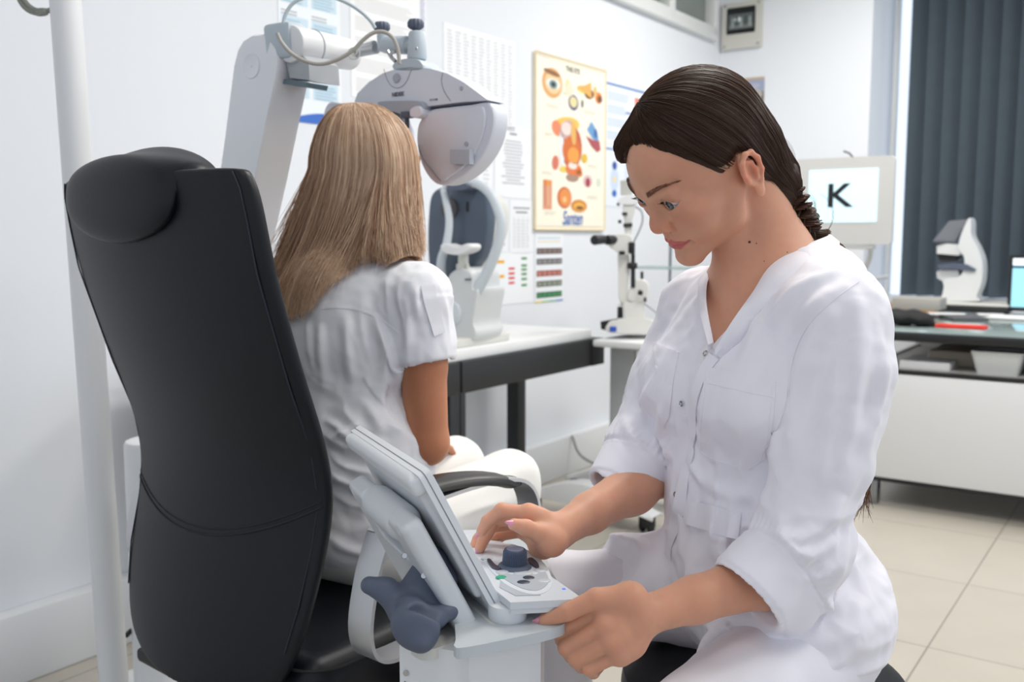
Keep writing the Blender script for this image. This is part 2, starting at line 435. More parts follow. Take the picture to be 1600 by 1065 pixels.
# ================================================================== THE ROOM
WV, WS = 2.45, 5.75                           # long wall at v = 2.45, far wall at s = 5.75
def slab(name, s0, s1, v0, v1, z0, z1, m, kind='structure', parent=None, bevel=0.0):
    o = G().box((s1-s0, v1-v0, z1-z0), frame(R((s0+s1)/2, (v0+v1)/2, (z0+z1)/2), SU), bevel=bevel).done(name, m, parent)
    if kind and parent is None: o['kind'] = kind
    return o
def floor_mat():
    m = bpy.data.materials.new('beige_floor_tiles'); m.use_nodes = True; nt = m.node_tree; b = nt.nodes['Principled BSDF']
    tc = nt.nodes.new('ShaderNodeTexCoord'); mp = nt.nodes.new('ShaderNodeMapping'); mp.vector_type = 'TEXTURE'
    mp.inputs['Location'].default_value = R(3.40, 0.53, 0); mp.inputs['Rotation'].default_value = (0, 0, PI/2-YAW)
    nt.links.new(tc.outputs['Object'], mp.inputs[0])
    br = nt.nodes.new('ShaderNodeTexBrick'); br.offset = 0.0; br.squash = 1
    br.inputs['Scale'].default_value = 1; br.inputs['Brick Width'].default_value = 0.60; br.inputs['Row Height'].default_value = 0.60
    br.inputs['Mortar Size'].default_value = 0.003; br.inputs['Mortar Smooth'].default_value = 0.2
    br.inputs['Color1'].default_value = (*s2l((194, 187, 175)), 1); br.inputs['Color2'].default_value = (*s2l((190, 184, 172)), 1)
    br.inputs['Mortar'].default_value = (*s2l((150, 144, 136)), 1)
    nt.links.new(mp.outputs[0], br.inputs[0])
    n = nt.nodes.new('ShaderNodeTexNoise'); n.inputs['Scale'].default_value = 5; nt.links.new(tc.outputs['Object'], n.inputs[0])
    r = nt.nodes.new('ShaderNodeMapRange'); r.inputs[3].default_value = 0.93; r.inputs[4].default_value = 1.05; nt.links.new(n.outputs[0], r.inputs[0])
    mx = nt.nodes.new('ShaderNodeMix'); mx.data_type = 'RGBA'; mx.blend_type = 'MULTIPLY'; mx.inputs[0].default_value = 1
    nt.links.new(br.outputs[0], mx.inputs[6]); nt.links.new(r.outputs[0], mx.inputs[7]); nt.links.new(mx.outputs[2], b.inputs['Base Color'])
    b.inputs['Roughness'].default_value = 0.28
    return m
slab('floor', -2.5, 7.0, -3.2, 2.65, -0.12, 0.0, floor_mat())
slab('ceiling', -2.5, 7.0, -3.2, 2.65, 2.90, 3.0, mat('white_ceiling_paint', (238, 238, 236), 0.8))
# long wall with the clerestory opening near the far corner
cs0, cs1, cz0, cz1 = 3.62, 5.62, 2.36, 2.78
slab('wall_left', -2.5, cs0, WV, WV+0.15, 0, 2.9, M_WALL)
slab('wall_left_lower', cs0, cs1, WV, WV+0.15, 0, cz0, M_WALL)
slab('wall_left_upper', cs0, cs1, WV, WV+0.15, cz1, 2.9, M_WALL)
slab('wall_left_corner', cs1, 5.9, WV, WV+0.15, 0, 2.9, M_WALL)
M_FRAME = mat('white_window_frame', (226, 228, 226), 0.4)
w1 = G()
for (a, b, c, d) in ((cs0, cs1, cz0-0.005, cz0+0.045), (cs0, cs1, cz1-0.04, cz1), (cs0, cs0+0.04, cz0, cz1), (cs1-0.05, cs1, cz0, cz1),
                     (4.24, 4.30, cz0, cz1), (4.96, 5.03, cz0, cz1)):
    w1.box((b-a, 0.07, d-c), frame(R((a+b)/2, WV-0.005, (c+d)/2), SU), bevel=0.004)
w1 = w1.done('window_1', M_FRAME); w1['kind'] = 'structure'
m_gl = mat('dark_frosted_glass', (128, 134, 130), 0.22)
G().box((cs1-cs0-0.02, 0.01, cz1-cz0-0.02), frame(R((cs0+cs1)/2, WV+0.03, (cz0+cz1)/2), SU)).done('window_pane', m_gl, w1)
slab('trim_1', cs0, cs1, WV-0.045, WV+0.03, cz0-0.03, cz0-0.005, M_FRAME, bevel=0.004)
slab('baseboard_left', -2.5, WS, WV-0.055, WV, 0.0, 0.19, mat('white_skirting_duct', (228, 230, 232), 0.45), bevel=0.006)
# far wall: pier, deep window recess and jamb
slab('wall_back', WS, WS+0.5, 1.535, WV+0.15, 0, 2.9, M_WALL)
slab('wall_back_sill', WS, WS+0.62, -3.2, 1.535, 0, 0.74, M_WALL)
slab('wall_back_head', WS, WS+0.62, -3.2, 1.535, 2.72, 2.9, M_WALL)
w2 = G()
ws = 6.28
for (a, b, c, d) in ((1.512, 1.535, 0.74, 2.72), (0.3, 0.36, 0.74, 2.72), (-0.9, -0.84, 0.74, 2.72), (-2.2, -2.14, 0.74, 2.72), (-3.2, 1.535, 0.74, 0.79), (-3.2, 1.535, 2.66, 2.72)):
    w2.box((0.06, b-a, d-c), frame(R(ws, (a+b)/2, (c+d)/2), SU), bevel=0.005)
w2 = w2.done('window_2', M_FRAME); w2['kind'] = 'structure'
m_cg = mat('clear_window_glass', (245, 250, 255), 0.02, trans=1.0, spec=0.3)
m_cg.node_tree.nodes['Principled BSDF'].inputs['IOR'].default_value = 1.02
G().box((0.006, 4.7, 1.9), frame(R(ws, -0.83, 1.72), SU)).done('window_pane', m_cg, w2)
# vertical blinds
bl = thing('vertical_blinds', 'dark grey vertical blinds covering the window behind the desk', 'blinds', R(6.1, -0.2, 0.75))
m_bl = mat('dark_grey_blind_fabric', (77, 88, 97), 0.8, bump=0.15, bscale=300, noise=0.08, nscale=14)
g = G(); v = 1.352; k = 0
while v > -1.6:
    a = YAW*0 + math.radians(48 if k else 44)
    M = frame(R(6.12, v, 0.80), SU*math.cos(a)-SV*math.sin(a))
    w = 0.140
    g.prism([(-w/2, -0.0), (-w/4, 0.006), (0, 0.008), (w/4, 0.006), (w/2, 0), (w/4, 0.0045), (0, 0.0065), (-w/4, 0.0045)], 1.86, M)
    v -= 0.097; k += 1
g.done('blind_slats', m_bl, bl)
G().box((0.05, 3.2, 0.05), frame(R(6.12, -0.15, 2.69), SU), bevel=0.005).done('head_rail', M_FRAME, bl)
# ------------------------------------------------------------------ prints on the long wall
def sheet(name, label, cat, pxl, pxr, yt, yb, rgb=(244, 245, 247), thick=0.002, ref=None, group=None, plane='V', off=0.0):
    """sheet hung flat on the wall; left and right column, top and bottom row read at the left edge"""
    hit = (lambda x, y: PV(x, y, WV-off)) if plane == 'V' else (lambda x, y: PS(x, y, WS-off))
    a, b = hit(pxl, yt), hit(pxr, (yt+yb)/2); z1, z0 = a.z, hit(pxl, yb).z
    w = (Vector((b.x, b.y, 0))-Vector((a.x, a.y, 0))).length; h = z1-z0
    xd = SU if plane == 'V' else -SV; n = -SV if plane == 'V' else -SU
    o = Vector((a.x, a.y, z0))
    M = Matrix.Identity(4); y = Vector((0, 0, 1))
    for i in range(3): M[i][0] = xd[i]; M[i][1] = y[i]; M[i][2] = n[i]; M[i][3] = o[i]
    ob = G().box((w, h, thick), M, (w/2, h/2, thick/2+0.0005)).done(name, mat('paper_%d_%d_%d' % rgb, rgb, 0.6))
    tag(ob, label, cat, group)
    M2 = M.copy()
    for i in range(3): M2[i][3] = o[i]+n[i]*(thick+0.0005)
    return ob, Flat(M2), w, h, M2
# the anatomy poster
ob, fl, w, h, M2 = sheet('wall_poster', 'large cream poster of eye anatomy drawings on the white wall', 'poster', 833, 942, 80, 358, (252, 246, 228), 0.012)
G().prism([(0, 0), (w, 0), (w, h), (0, h)], 0.004, M2, z0=-0.0036).done("poster_board", mat('poster_cream', (250, 243, 224), 0.5), ob)
def gx(px): return (px-833)/109*w
def gy(px, py): return h*(1-(py-80-(px-833)*0.25*(1-(py-80)/278.0))/278.0*1.0)
def spot(px, py, a, b, rgb, layer, rot=0.0): fl.ell(gx(px), gy(px, py), a*w/109, b*h/278, rgb, layer, rot)
E1, E2, E3, RD, BR = (226, 132, 64), (242, 190, 120), (196, 84, 50), (178, 60, 58), (120, 74, 48)
fl.rect(0.012, 0.012, w-0.024, 0.004, (240, 228, 200)).rect(0.012, h-0.016, w-0.024, 0.004, (240, 228, 200))
# framed eye at the top left
spot(857, 128, 15, 24, (226, 170, 110), 2); spot(858, 128, 12, 17, (240, 206, 158), 3); spot(858, 129, 10, 8, (246, 240, 232), 4)
spot(858, 130, 6, 7, (120, 150, 150), 5); spot(858, 130, 3, 3.6, (40, 44, 46), 6); spot(856, 112, 12, 4, (150, 104, 70), 5, -.1)
spot(880, 132, 4, 12, (246, 220, 170), 2); spot(883, 138, 6, 10, (236, 226, 200), 3)
# side views across the top
for (x, y, a, b, c) in ((906, 136, 12, 7, E2), (914, 142, 8, 9, BR), (903, 139, 7, 3, (230, 220, 120)), (889, 157, 8, 13, (96, 92, 130)), (889, 156, 6, 9, (226, 214, 160)),
                        (930, 148, 6, 10, E1), (932, 150, 4, 6, BR), (924, 138, 3, 9, E2), (903, 158, 2, 7, (110, 110, 110))): spot(x, y, a, b, c, 2+int(a < 8)+int(a < 5))
fl.poly([(gx(897), gy(897, 134)), (gx(917), gy(917, 124)), (gx(918), gy(918, 150))], (232, 176, 96), 5)
# the large cut eyeball
spot(879, 192, 20, 13, (240, 196, 96), 2, .1); spot(864, 198, 8, 12, (232, 140, 100), 3, -.4); spot(886, 226, 17, 36, (196, 100, 72), 4, .12)
spot(880, 200, 12, 16, (206, 168, 160), 5, .2); spot(878, 198, 8, 11, (232, 216, 210), 6); spot(886, 232, 14, 24, (214, 112, 52), 6, .1); spot(889, 240, 9, 14, (240, 160, 70), 7)
spot(889, 205, 4, 20, (230, 180, 100), 7, .12); spot(871, 230, 4, 28, (236, 240, 240), 5, .1); spot(890, 262, 13, 10, (226, 120, 60), 6); spot(888, 256, 7, 6, (240, 226, 214), 7)
spot(862, 252, 5, 12, (214, 120, 96), 4, -.3); spot(907, 244, 5, 8, (224, 184, 60), 5); spot(874, 262, 6, 5, (232, 206, 90), 5); spot(888, 275, 10, 7, (170, 140, 120), 5); spot(899, 268, 5, 6, (210, 130, 70), 6)
# nerves to the right
fl.poly([(gx(911), gy(911, 198)), (gx(918), gy(918, 185)), (gx(928), gy(928, 200)), (gx(932), gy(932, 220)), (gx(920), gy(920, 212))], (110, 160, 206), 4)
fl.poly([(gx(909), gy(909, 208)), (gx(920), gy(920, 214)), (gx(932), gy(932, 216)), (gx(934), gy(934, 230)), (gx(928), gy(928, 234)), (gx(918), gy(918, 224))], (176, 82, 90), 5)
spot(925, 204, 3, 8, (70, 110, 170), 6)
# small sections
spot(913, 280, 8, 11, (226, 196, 196), 3); spot(913, 282, 4, 8, (170, 60, 70), 4); spot(931, 282, 4, 8, (216, 222, 206), 3)
fl.rect(gx(844), gy(844, 326), gx(857)-gx(844), 0.135, (222, 158, 124), 3); fl.rect(gx(846), gy(846, 320), 0.008, 0.12, (200, 120, 100), 4); fl.rect(gx(851), gy(851, 320), 0.008, 0.12, (236, 186, 150), 4)
spot(850, 284, 6, 5, (238, 150, 60), 4)
spot(876, 307, 11, 18, (206, 106, 50), 3); spot(877, 307, 9, 15, (234, 146, 78), 4); spot(876, 310, 3, 5, (244, 196, 130), 5)
spot(899, 320, 13, 11, (214, 138, 60), 3); spot(899, 321, 9, 7, (236, 176, 70), 4); spot(900, 323, 6, 3, (130, 80, 50), 5)
for (x, y, ww, n) in ((848, 165, 26, 3), (905, 172, 26, 3), (846, 210, 14, 5), (912, 258, 22, 3), (842, 270, 20, 2), (912, 308, 22, 4), (846, 334, 18, 2), (912, 200, 8, 2), (872, 145, 10, 3)):
    fl.lines(gx(x), gy(x, y), ww*w/109, 0.018, n, (190, 182, 166), 2, 0.3, 0.4, x)
fl.done('printed_drawings', ob)
text('title_lettering', 'THE EYE', 0.034, M2 @ Matrix.Translation((gx(877), gy(877, 108), 0.0012)), mat('ink_black', (44, 40, 40), 0.6), ob, bold=0.0008)
text('maker_lettering', 'Santen', 0.088, M2 @ Matrix.Translation((gx(873), gy(873, 350), 0.0012)) @ Matrix.Diagonal((.78, 1.05, 1, 1)), mat('ink_blue', (38, 96, 176), 0.6), ob, shear=0.25, bold=0.0018)
g = G()
for (a, b) in (((0, 0), (w, 0)), ((w, 0), (w, h)), ((w, h), (0, h)), ((0, h), (0, 0))):
    g.tube([M2 @ Vector((*a, 0.001)), M2 @ Vector((*b, 0.001))], 0.005, 8)
g.done('poster_edging', mat('poster_edging', (232, 214, 176), 0.45), ob)
# other papers; each with its own print
GREY, LG, PB = (150, 152, 158), (205, 208, 214), (190, 216, 234)
ob, fl, w, h, M2 = sheet('information_sheet', 'blue table sheet with curved blue foot on wall behind the white arm', 'wall sheet', 432, 531, -60, 186, (240, 245, 250))
for i in range(2):
    for j in range(4):
        x, y = w*(0.04+0.48*i), h*(0.16+0.2*j); fl.rect(x, y, w*0.42, h*0.12, (206, 226, 238), 1); fl.lines(x+.01, y+.004, w*.36, h*.1, 5, (150, 186, 210), 2, .35, .3, i*7+j)
        fl.lines(x, y+h*.125, w*.4, h*.04, 2, GREY, 1, .35, .4, j)
fl.poly([(0, 0), (w, 0), (w, h*.03)]+[(w*(1-t/12), h*(.045+.03*math.sin(t/12*PI*1.3+.4))) for t in range(13)], (58, 110, 200), 2)
fl.done('printed_table', ob)
ob, fl, w, h, M2 = sheet('information_sheet', 'white text sheet on the wall above the eye testing head', 'wall sheet', 545, 655, -60, 150, (246, 247, 248))
for j in range(6): fl.lines(w*.06, h*(.05+.155*j), w*.85, h*.11, 6, (208, 206, 204), 1, .3, .35, j)
fl.done('printed_text', ob)
ob, fl, w, h, M2 = sheet('reading_chart', 'wide faint grey column chart right of the eye testing head', 'wall chart', 692, 804, 34, 188, (243, 244, 246))
for i in range(9): fl.lines(w*(.05+.105*i), h*.04, w*.075, h*.92, 26, (200, 202, 206), 1, .35, .4, i)
fl.done('printed_columns', ob)
ob, fl, w, h, M2 = sheet('reading_chart', 'white page of centred grey text left of the eye poster', 'wall chart', 772, 829, 193, 308, (240, 241, 244))
for j in range(14): ww = w*(.35+.3*random.Random(j).random()); fl.rect(w/2-ww/2, h*(.2+.045*j), ww, h*.018, (178, 180, 186), 1)
fl.rect(w*.4, h*.88, w*.2, h*.03, (150, 150, 156), 1); fl.done('printed_text', ob)
ob, fl, w, h, M2 = sheet('reading_chart', 'plain page of faint letters behind the round testing disc', 'wall chart', 700, 768, 196, 300, (241, 242, 245))
for i in range(4): fl.lines(w*(.06+.24*i), h*.1, w*.16, h*.8, 12, (206, 208, 213), 1, .35, .3, i)
fl.done('printed_text', ob)
ob, fl, w, h, M2 = sheet('reading_chart', 'sheet with dark grey bars seen through the chin rest frame', 'wall chart', 741, 792, 305, 395, (238, 239, 242))
for j, (y, c) in enumerate(((.82, 120), (.72, 170), (.64, 190), (.42, 110), (.32, 120), (.22, 190), (.12, 200))): fl.rect(w*.08, h*y, w*.84, h*.055, (c, c, c+4), 1)
fl.done('printed_bars', ob)
ob, fl, w, h, M2 = sheet('reading_chart', 'page with grey heading and ruled columns under the eye poster corner', 'wall chart', 796, 832, 312, 396, (238, 240, 243))
fl.rect(w*.15, h*.84, w*.7, h*.03, GREY, 1).rect(w*.25, h*.76, w*.5, h*.03, (130, 132, 138), 1)
for i in range(4): fl.rect(w*(.15+.2*i), h*.1, w*.02, h*.6, LG, 1)
fl.lines(w*.15, h*.12, w*.7, h*.55, 9, (214, 216, 221), 1, .25, .2, 3).done('printed_text', ob)
ob, fl, w, h, M2 = sheet('colour_chart', 'white chart of yellow, red and green bars behind the desktop instrument', 'wall chart', 744, 832, 396, 480, (241, 243, 246))
for y in (.80, .52, .20): fl.rect(w*.34, h*y, w*.13, h*.062, (240, 178, 44), 1)
for y in (.67, .575, .485, .39): fl.rect(w*.545, h*y, w*.11, h*.045, (222, 62, 66), 1)
for y in (.86, .72, .64, .55, .45, .33): fl.rect(w*.78, h*y, w*.10, h*.045, (54, 142, 62), 1)
fl.done('printed_bars', ob)
ob, fl, w, h, M2 = sheet('colour_chart', 'narrow chart of dotted grey, red and green strips below the eye poster', 'wall chart', 835, 879, 364, 474, (238, 240, 244))
fl.rect(w*.1, h*.92, w*.8, h*.02, (190, 214, 230), 1).rect(w*.1, h*.87, w*.8, h*.02, (232, 222, 190), 1)
for y, c, c2 in ((.70, (92, 78, 78), (140, 120, 112)), (.55, (96, 94, 98), (150, 146, 146)), (.38, (150, 74, 66), (196, 130, 120)), (.23, (96, 104, 92), (150, 156, 140)), (.07, (40, 104, 62), (80, 140, 96))):
    fl.rect(w*.06, h*y, w*.9, h*.085, c, 1)
    for i in range(5): fl.rect(w*(.1+.175*i), h*(y+.02), w*.13, h*.045, c2, 2)
for i, c in enumerate(((240, 210, 90), (160, 200, 120), (120, 180, 160), (70, 120, 200))): fl.rect(w*(.0+.25*i), h*.005, w*.25, h*.022, c, 1)
fl.done('printed_strips', ob)
ob, fl, w, h, M2 = sheet('information_sheet', 'upper blue ruled table sheet between the eye poster and the doctor', 'wall sheet', 945, 1030, 118, 222, (236, 241, 248))
fl.rect(0, h*.88, w, h*.035, (90, 130, 190), 1)
for j in range(4): fl.lines(w*.04, h*(.06+.2*j), w*.42, h*.14, 5, (170, 190, 216), 1, .35, .3, j); fl.lines(w*.54, h*(.06+.2*j), w*.4, h*.14, 5, (176, 194, 216), 1, .35, .3, j+9)
fl.rect(w*.52, h*.62, w*.18, h*.16, (226, 130, 100), 2).rect(w*.36, h*.5, w*.3, h*.02, (60, 90, 180), 2)
fl.done('printed_table', ob)
ob, fl, w, h, M2 = sheet('information_sheet', 'lower blue sheet with lens diagrams between poster and doctor', 'wall sheet', 945, 1030, 226, 322, (232, 238, 247))
fl.rect(0, h*.93, w, h*.03, (96, 132, 196), 1)
fl.ell(w*.16, h*.45, w*.07, h*.2, (206, 220, 240), 1).ell(w*.16, h*.68, w*.04, h*.07, (40, 80, 160), 2).ell(w*.16, h*.22, w*.04, h*.06, (40, 110, 190), 2).ell(w*.16, h*.45, w*.03, h*.05, (240, 214, 160), 2)
fl.lines(w*.34, h*.1, w*.6, h*.75, 14, (186, 200, 222), 1, .3, .3, 5).done('printed_diagram', ob)
# measuring strip on the wall
ob, fl, w, h, M2 = sheet('wall_ruler', 'tall narrow white measuring strip with tick marks on wall', 'ruler', 656.5, 665, -120, 103, (238, 240, 246), 0.004)
for i in range(90): fl.rect(w*.1, h*i/90, w*(.5 if i % 5 == 0 else .28), 0.0025, (120, 130, 170), 1)
fl.done('tick_marks', ob)
# far wall: small framed panel and a clipped photo
ob, fl, w, h, M2 = sheet('framed_panel', 'small silver-framed dark picture high on the far wall', 'picture', 1132, 1192, 8, 80, (206, 204, 196), 0.03, plane='S')
G().prism(rrect(w*.72, h*.56, .006, 4, w*.49, h*.60), 0.004, M2).done('dark_mount', mat('picture_black', (26, 28, 30), 0.3), ob)
M3 = M2 @ Matrix.Translation((0, 0, 0.005)); fl.M = M3
fl.rect(w*.18, h*.42, w*.62, h*.32, (96, 104, 104), 1).ell(w*.42, h*.62, w*.09, h*.05, (226, 234, 236), 2).rect(w*.18, h*.42, w*.62, h*.1, (120, 128, 126), 2)
for i in range(5): fl.rect(w*(.26+.11*i), h*(.46+.03*(i % 2)), w*.05, h*.2, (70, 76, 76) if i % 2 else (160, 168, 166), 3)
fl.done('picture_print', ob)
for (x, y) in ((.07, .07), (.93, .07), (.07, .94), (.93, .94)): G().lathe([(0, 0.008), (.006, .007), (.009, 0)], M2 @ Matrix.Translation((w*x, h*y, 0)), 12).done('corner_cap', M_STEEL, ob)
ob, fl, w, h, M2 = sheet('photo_print', 'small landscape photo print on far wall behind the doctor\'s head', 'photo', 1150, 1194, 124, 164, (110, 104, 100), 0.004, plane='S')
fl.rect(0, h*.45, w, h*.55, (156, 164, 190), 1).rect(0, h*.9, w, h*.1, (190, 166, 140), 2).ell(w*.7, h*.35, w*.25, h*.2, (180, 176, 168), 2).lines(w*.1, h*.5, w*.8, h*.3, 4, (206, 208, 216), 2, .4, .4, 4)
fl.done('picture_print', ob)
# ================================================================== BACKGROUND EQUIPMENT
def RB(s0, s1, v0, v1, z0, z1): return (abs(s1-s0), abs(v1-v0), abs(z1-z0)), frame(R((s0+s1)/2, (v0+v1)/2, (z0+z1)/2), SU)
def gbox(g, s0, s1, v0, v1, z0, z1, bevel=0.003): sz, M = RB(s0, s1, v0, v1, z0, z1); return g.box(sz, M, bevel=bevel)
M_GREYP = mat('warm_grey_plastic', (212, 211, 205), 0.45)
M_DGREY = mat('dark_grey_metal', (36, 37, 39), 0.45, bump=0.05, bscale=900)
M_RUB = mat('black_rubber', (24, 24, 25), 0.7)
def caster(parent, p, r=0.03, m=M_RUB):
    """twin-wheel caster standing on the floor under p"""
    c = G().cyl((p[0], p[1], 2*r+0.004), (p[0], p[1], 2*r+0.022), 0.009).box((0.034, 2*r*0.9, r*0.9), frame((p[0], p[1], 1.55*r), SV), bevel=0.006).done('caster', M_DGREY, parent)
    g = G(); ax = SV*0.024
    q = Vector((p[0], p[1], r)); g.cyl(q-ax, q-ax*0.45, r, seg=20, bev=.004).cyl(q+ax*0.45, q+ax, r, seg=20, bev=.004)
    g.done('caster_wheel', m, c)
# ---- instrument table along the wall
t = thing('instrument_table', 'long white topped table with black frame standing along the wall', 'table', R(2.6, 2.15, 0))
g = G(); gbox(g, 1.55, 3.33, 1.94, 2.37, 0.742, 0.78, 0.005); g.done('tabletop', M_WHITE, t)
g = G(); gbox(g, 1.62, 2.455, 1.925, 1.965, 0.635, 0.742, .004); gbox(g, 2.465, 3.30, 1.925, 1.965, 0.635, 0.742, .004); gbox(g, 3.305, 3.40, 1.92, 1.99, 0.635, 0.742, .004)
gbox(g, 1.62, 3.38, 2.32, 2.36, 0.635, 0.742, .004); gbox(g, 3.34, 3.38, 1.96, 2.34, 0.635, 0.742, .004)
g.done('frame_rail', M_DGREY, t)
for s in (2.42, 1.66):
    for v in (1.945, 2.33):
        g = G(); gbox(g, s-.02, s+.032, v-.02, v+.03, 0.0, 0.64, .004); gbox(g, s+.036, s+.064, v-.02, v+.03, 0.0, 0.64, .004); g.done('leg', M_DGREY, t)
for v in (2.33,):
    g = G(); gbox(g, 3.33, 3.39, v-.03, v+.03, 0, .64, .004); g.done('leg', M_DGREY, t)
# ---- desktop refractometer with chin rest
t = thing('autorefractor', 'pale grey desktop eye instrument with dark oval face and chin rest', 'eye instrument', R(2.62, 2.12, 0.78))
g = G(); gbox(g, 2.36, 2.80, 1.97, 2.33, .7805, .808, .004); g.done('base_plate', M_GREYP, t)
YA = 3.34
def A(px, py, y=YA): return P(px, py, y)
W = (P(760, 400, YA)-P(690, 400, YA)).normalized()
MA = frame(P(722, 400, 3.28), Vector((0.86, -0.51, 0)))          # x to the right, y away from the viewer
def AX(px, py, dy=0.0):
    """point of the instrument's front plane seen at (px,py), moved back by dy"""
    n = MA.to_3x3() @ Vector((0, 1, 0)); o = MA.translation; r = ray(px, py)
    return CO + r*((o-CO).dot(n)/r.dot(n)) + n*dy
def aplane(pts, dy): return [AX(x, y, dy) for x, y in pts]
def slab_px(g, pts, d0, d1, inset=0.0, fn=AX, seg=3, n=5, smooth=True):
    """outline traced on the instrument's plane, built from depth d0 to d1 with rounded rims"""
    if smooth: pts = sp2(pts, n)
    c = Vector((sum(p[0] for p in pts)/len(pts), sum(p[1] for p in pts)/len(pts)))
    rings = []; L = d1-d0
    prof = [(1-inset, 0)]+[(1-inset*(1-math.sin(k/seg*PI/2)), L*0.18*(1-math.cos(k/seg*PI/2))) for k in range(1, seg+1)]+[(1, L*0.8)]+[(1-inset*(1-math.cos(k/seg*PI/2)), L*(0.8+0.2*math.sin(k/seg*PI/2))) for k in range(1, seg+1)]
    for sc, d in prof: rings.append([fn(c.x+(x-c.x)*sc, c.y+(y-c.y)*sc, d0+d) for x, y in pts])
    return g.loft(rings)
slab_px(G(), [(662, 300), (690, 288), (722, 288), (745, 300), (749, 330), (747, 365), (740, 398), (722, 425), (712, 446), (690, 448), (664, 440), (655, 400), (655, 340)], 0.05, 0.11, 0.07).done('face_panel', mat('slate_face_plastic', (78, 90, 106), 0.4), t)
slab_px(G(), [(668, 306), (694, 300), (728, 302), (740, 330), (736, 372), (716, 410), (700, 436), (676, 430), (662, 380)], 0.11, 0.24, 0.12).done('housing', M_GREYP, t)
g = G(); q = AX(690, 325, 0.052); nn = (AX(690, 325, 0)-AX(690, 325, 1)).normalized()
g.lathe([(0, 0.004), (.014, .004), (.017, .012), (.034, .010), (.036, 0)], zframe(q, q+nn), 28)
g.done('lens', mat('dark_lens_ring', (84, 80, 80), 0.25), t)
for px in (683, 718): q = AX(px, 322, .048); G().box((.008, .008, .034), frame(q, (.86, -.51, 0)), bevel=.003).done('sensor_slot', M_BLACK, t)
g = G(); g.tube([AX(*p) for p in sp2([(692, 295), (697, 315), (702, 345), (698, 380), (690, 405), (690, 430), (700, 450), (716, 462)], 5, False)], [.007+.006*i/35 for i in range(36)], 12, flat=1.5)
g.tube([AX(*p) for p in sp2([(730, 284), (748, 288), (766, 303), (777, 325), (783, 348), (780, 375), (770, 405), (756, 435), (742, 460)], 5, False)], [.010+.004*i/40 for i in range(41)], 12, flat=1.5)
g.tube([AX(*p) for p in sp2([(692, 296), (700, 286), (715, 282), (735, 285)], 4, False)], .008, 10)
g.done('chin_rest_frame', mat('pale_blue_plastic', (206, 214, 220), 0.35), t)
slab_px(G(), [(702, 290), (722, 286), (736, 289), (734, 296), (712, 298)], -0.02, 0.05, .1).done('forehead_rest', M_SLATE, t)
slab_px(G(), [(700, 383), (708, 380), (725, 386), (742, 380), (749, 384), (745, 392), (728, 398), (710, 396), (701, 390)], -0.05, 0.02, .15).done('chin_rest', M_WHITE, t)
g = G(); g.cyl(AX(724, 425), AX(724, 395), .018); g.cyl(AX(718, 420, -.01), AX(718, 412, -.01), .006).cyl(AX(733, 420, -.01), AX(733, 412, -.01), .006); g.done('chin_rest_post', M_GREYP, t)
slab_px(G(), [(708, 425), (724, 417), (742, 424), (744, 450), (752, 452), (748, 480), (745, 505), (749, 520), (744, 531), (720, 535), (697, 534), (694, 500), (692, 470), (697, 447)], -0.02, 0.16, 0.07).done('pedestal', mat('grey_white_plastic', (208, 211, 212), 0.4), t)
slab_px(G(), [(703, 476), (712, 470), (722, 476), (726, 492), (720, 505), (706, 505)], -0.026, 0.0, 0.2).done('joystick_cover', mat('pale_blue_plastic', (206, 214, 220), 0.35), t)
slab_px(G(), [(664, 480), (694, 478), (697, 534), (664, 534)], 0.04, 0.26, 0.04, smooth=False).done('drive_box', M_GREYP, t)
g = G(); q = AX(737, 436, -.022); g.box((.025, .003, .004), frame(q, (.86, -.51, 0))); g.done('height_mark', M_BLACK, t)
# ---- slit lamp table
t = thing('slit_lamp_table', 'white wheeled lifting table carrying the small microscope instrument', 'table', R(3.42, 1.80, 0))
g = G(); gbox(g, 3.24, 3.72, 1.42, 1.885, .722, .75, .008); g.done('tabletop', M_WHITE, t)
g = G(); gbox(g, 3.36, 3.44, 1.765, 1.875, .14, .725, .01); g.done('column', mat('grey_column_paint', (186, 190, 192), .4), t)
g = G(); gbox(g, 3.38, 3.45, 1.665, 1.715, .14, .725, .01); g.done('inner_column', mat('darker_column_paint', (160, 164, 164), .4), t)
cb = G(); gbox(cb, 3.25, 3.33, 1.53, 1.70, .645, .722, .01); cb = cb.done('control_box', M_WHITE, t)
for v in (1.64, 1.59): g = G(); gbox(g, 3.245, 3.252, v-.010, v+.010, .67, .70, .003); g.done('switch', M_BLACK, cb)
for s in (3.30, 3.66):
    g = G(); rings = []
    for k in range(13):
        tt = k/12; v = 1.62+tt*.62; hh = .075+.085*math.sin(PI*tt)**1.2; ww = .045+.02*math.sin(PI*tt)
        c = R(s, v, 0)
        rings.append([c+SU*(x*ww)+Vector((0, 0, z)) for x, z in ((-1, .075), (-1, hh*.8), (-.75, hh), (.75, hh), (1, hh*.8), (1, .075))])
    g.loft(rings).done('foot', M_WHITE, t, angle=50)
    for v in (1.665, 2.20): caster(t, R(s, v, 0), .03)
g = G(); gbox(g, 3.27, 3.69, 1.80, 1.92, .08, .145, .02); g.done('base_bridge', M_WHITE, t)
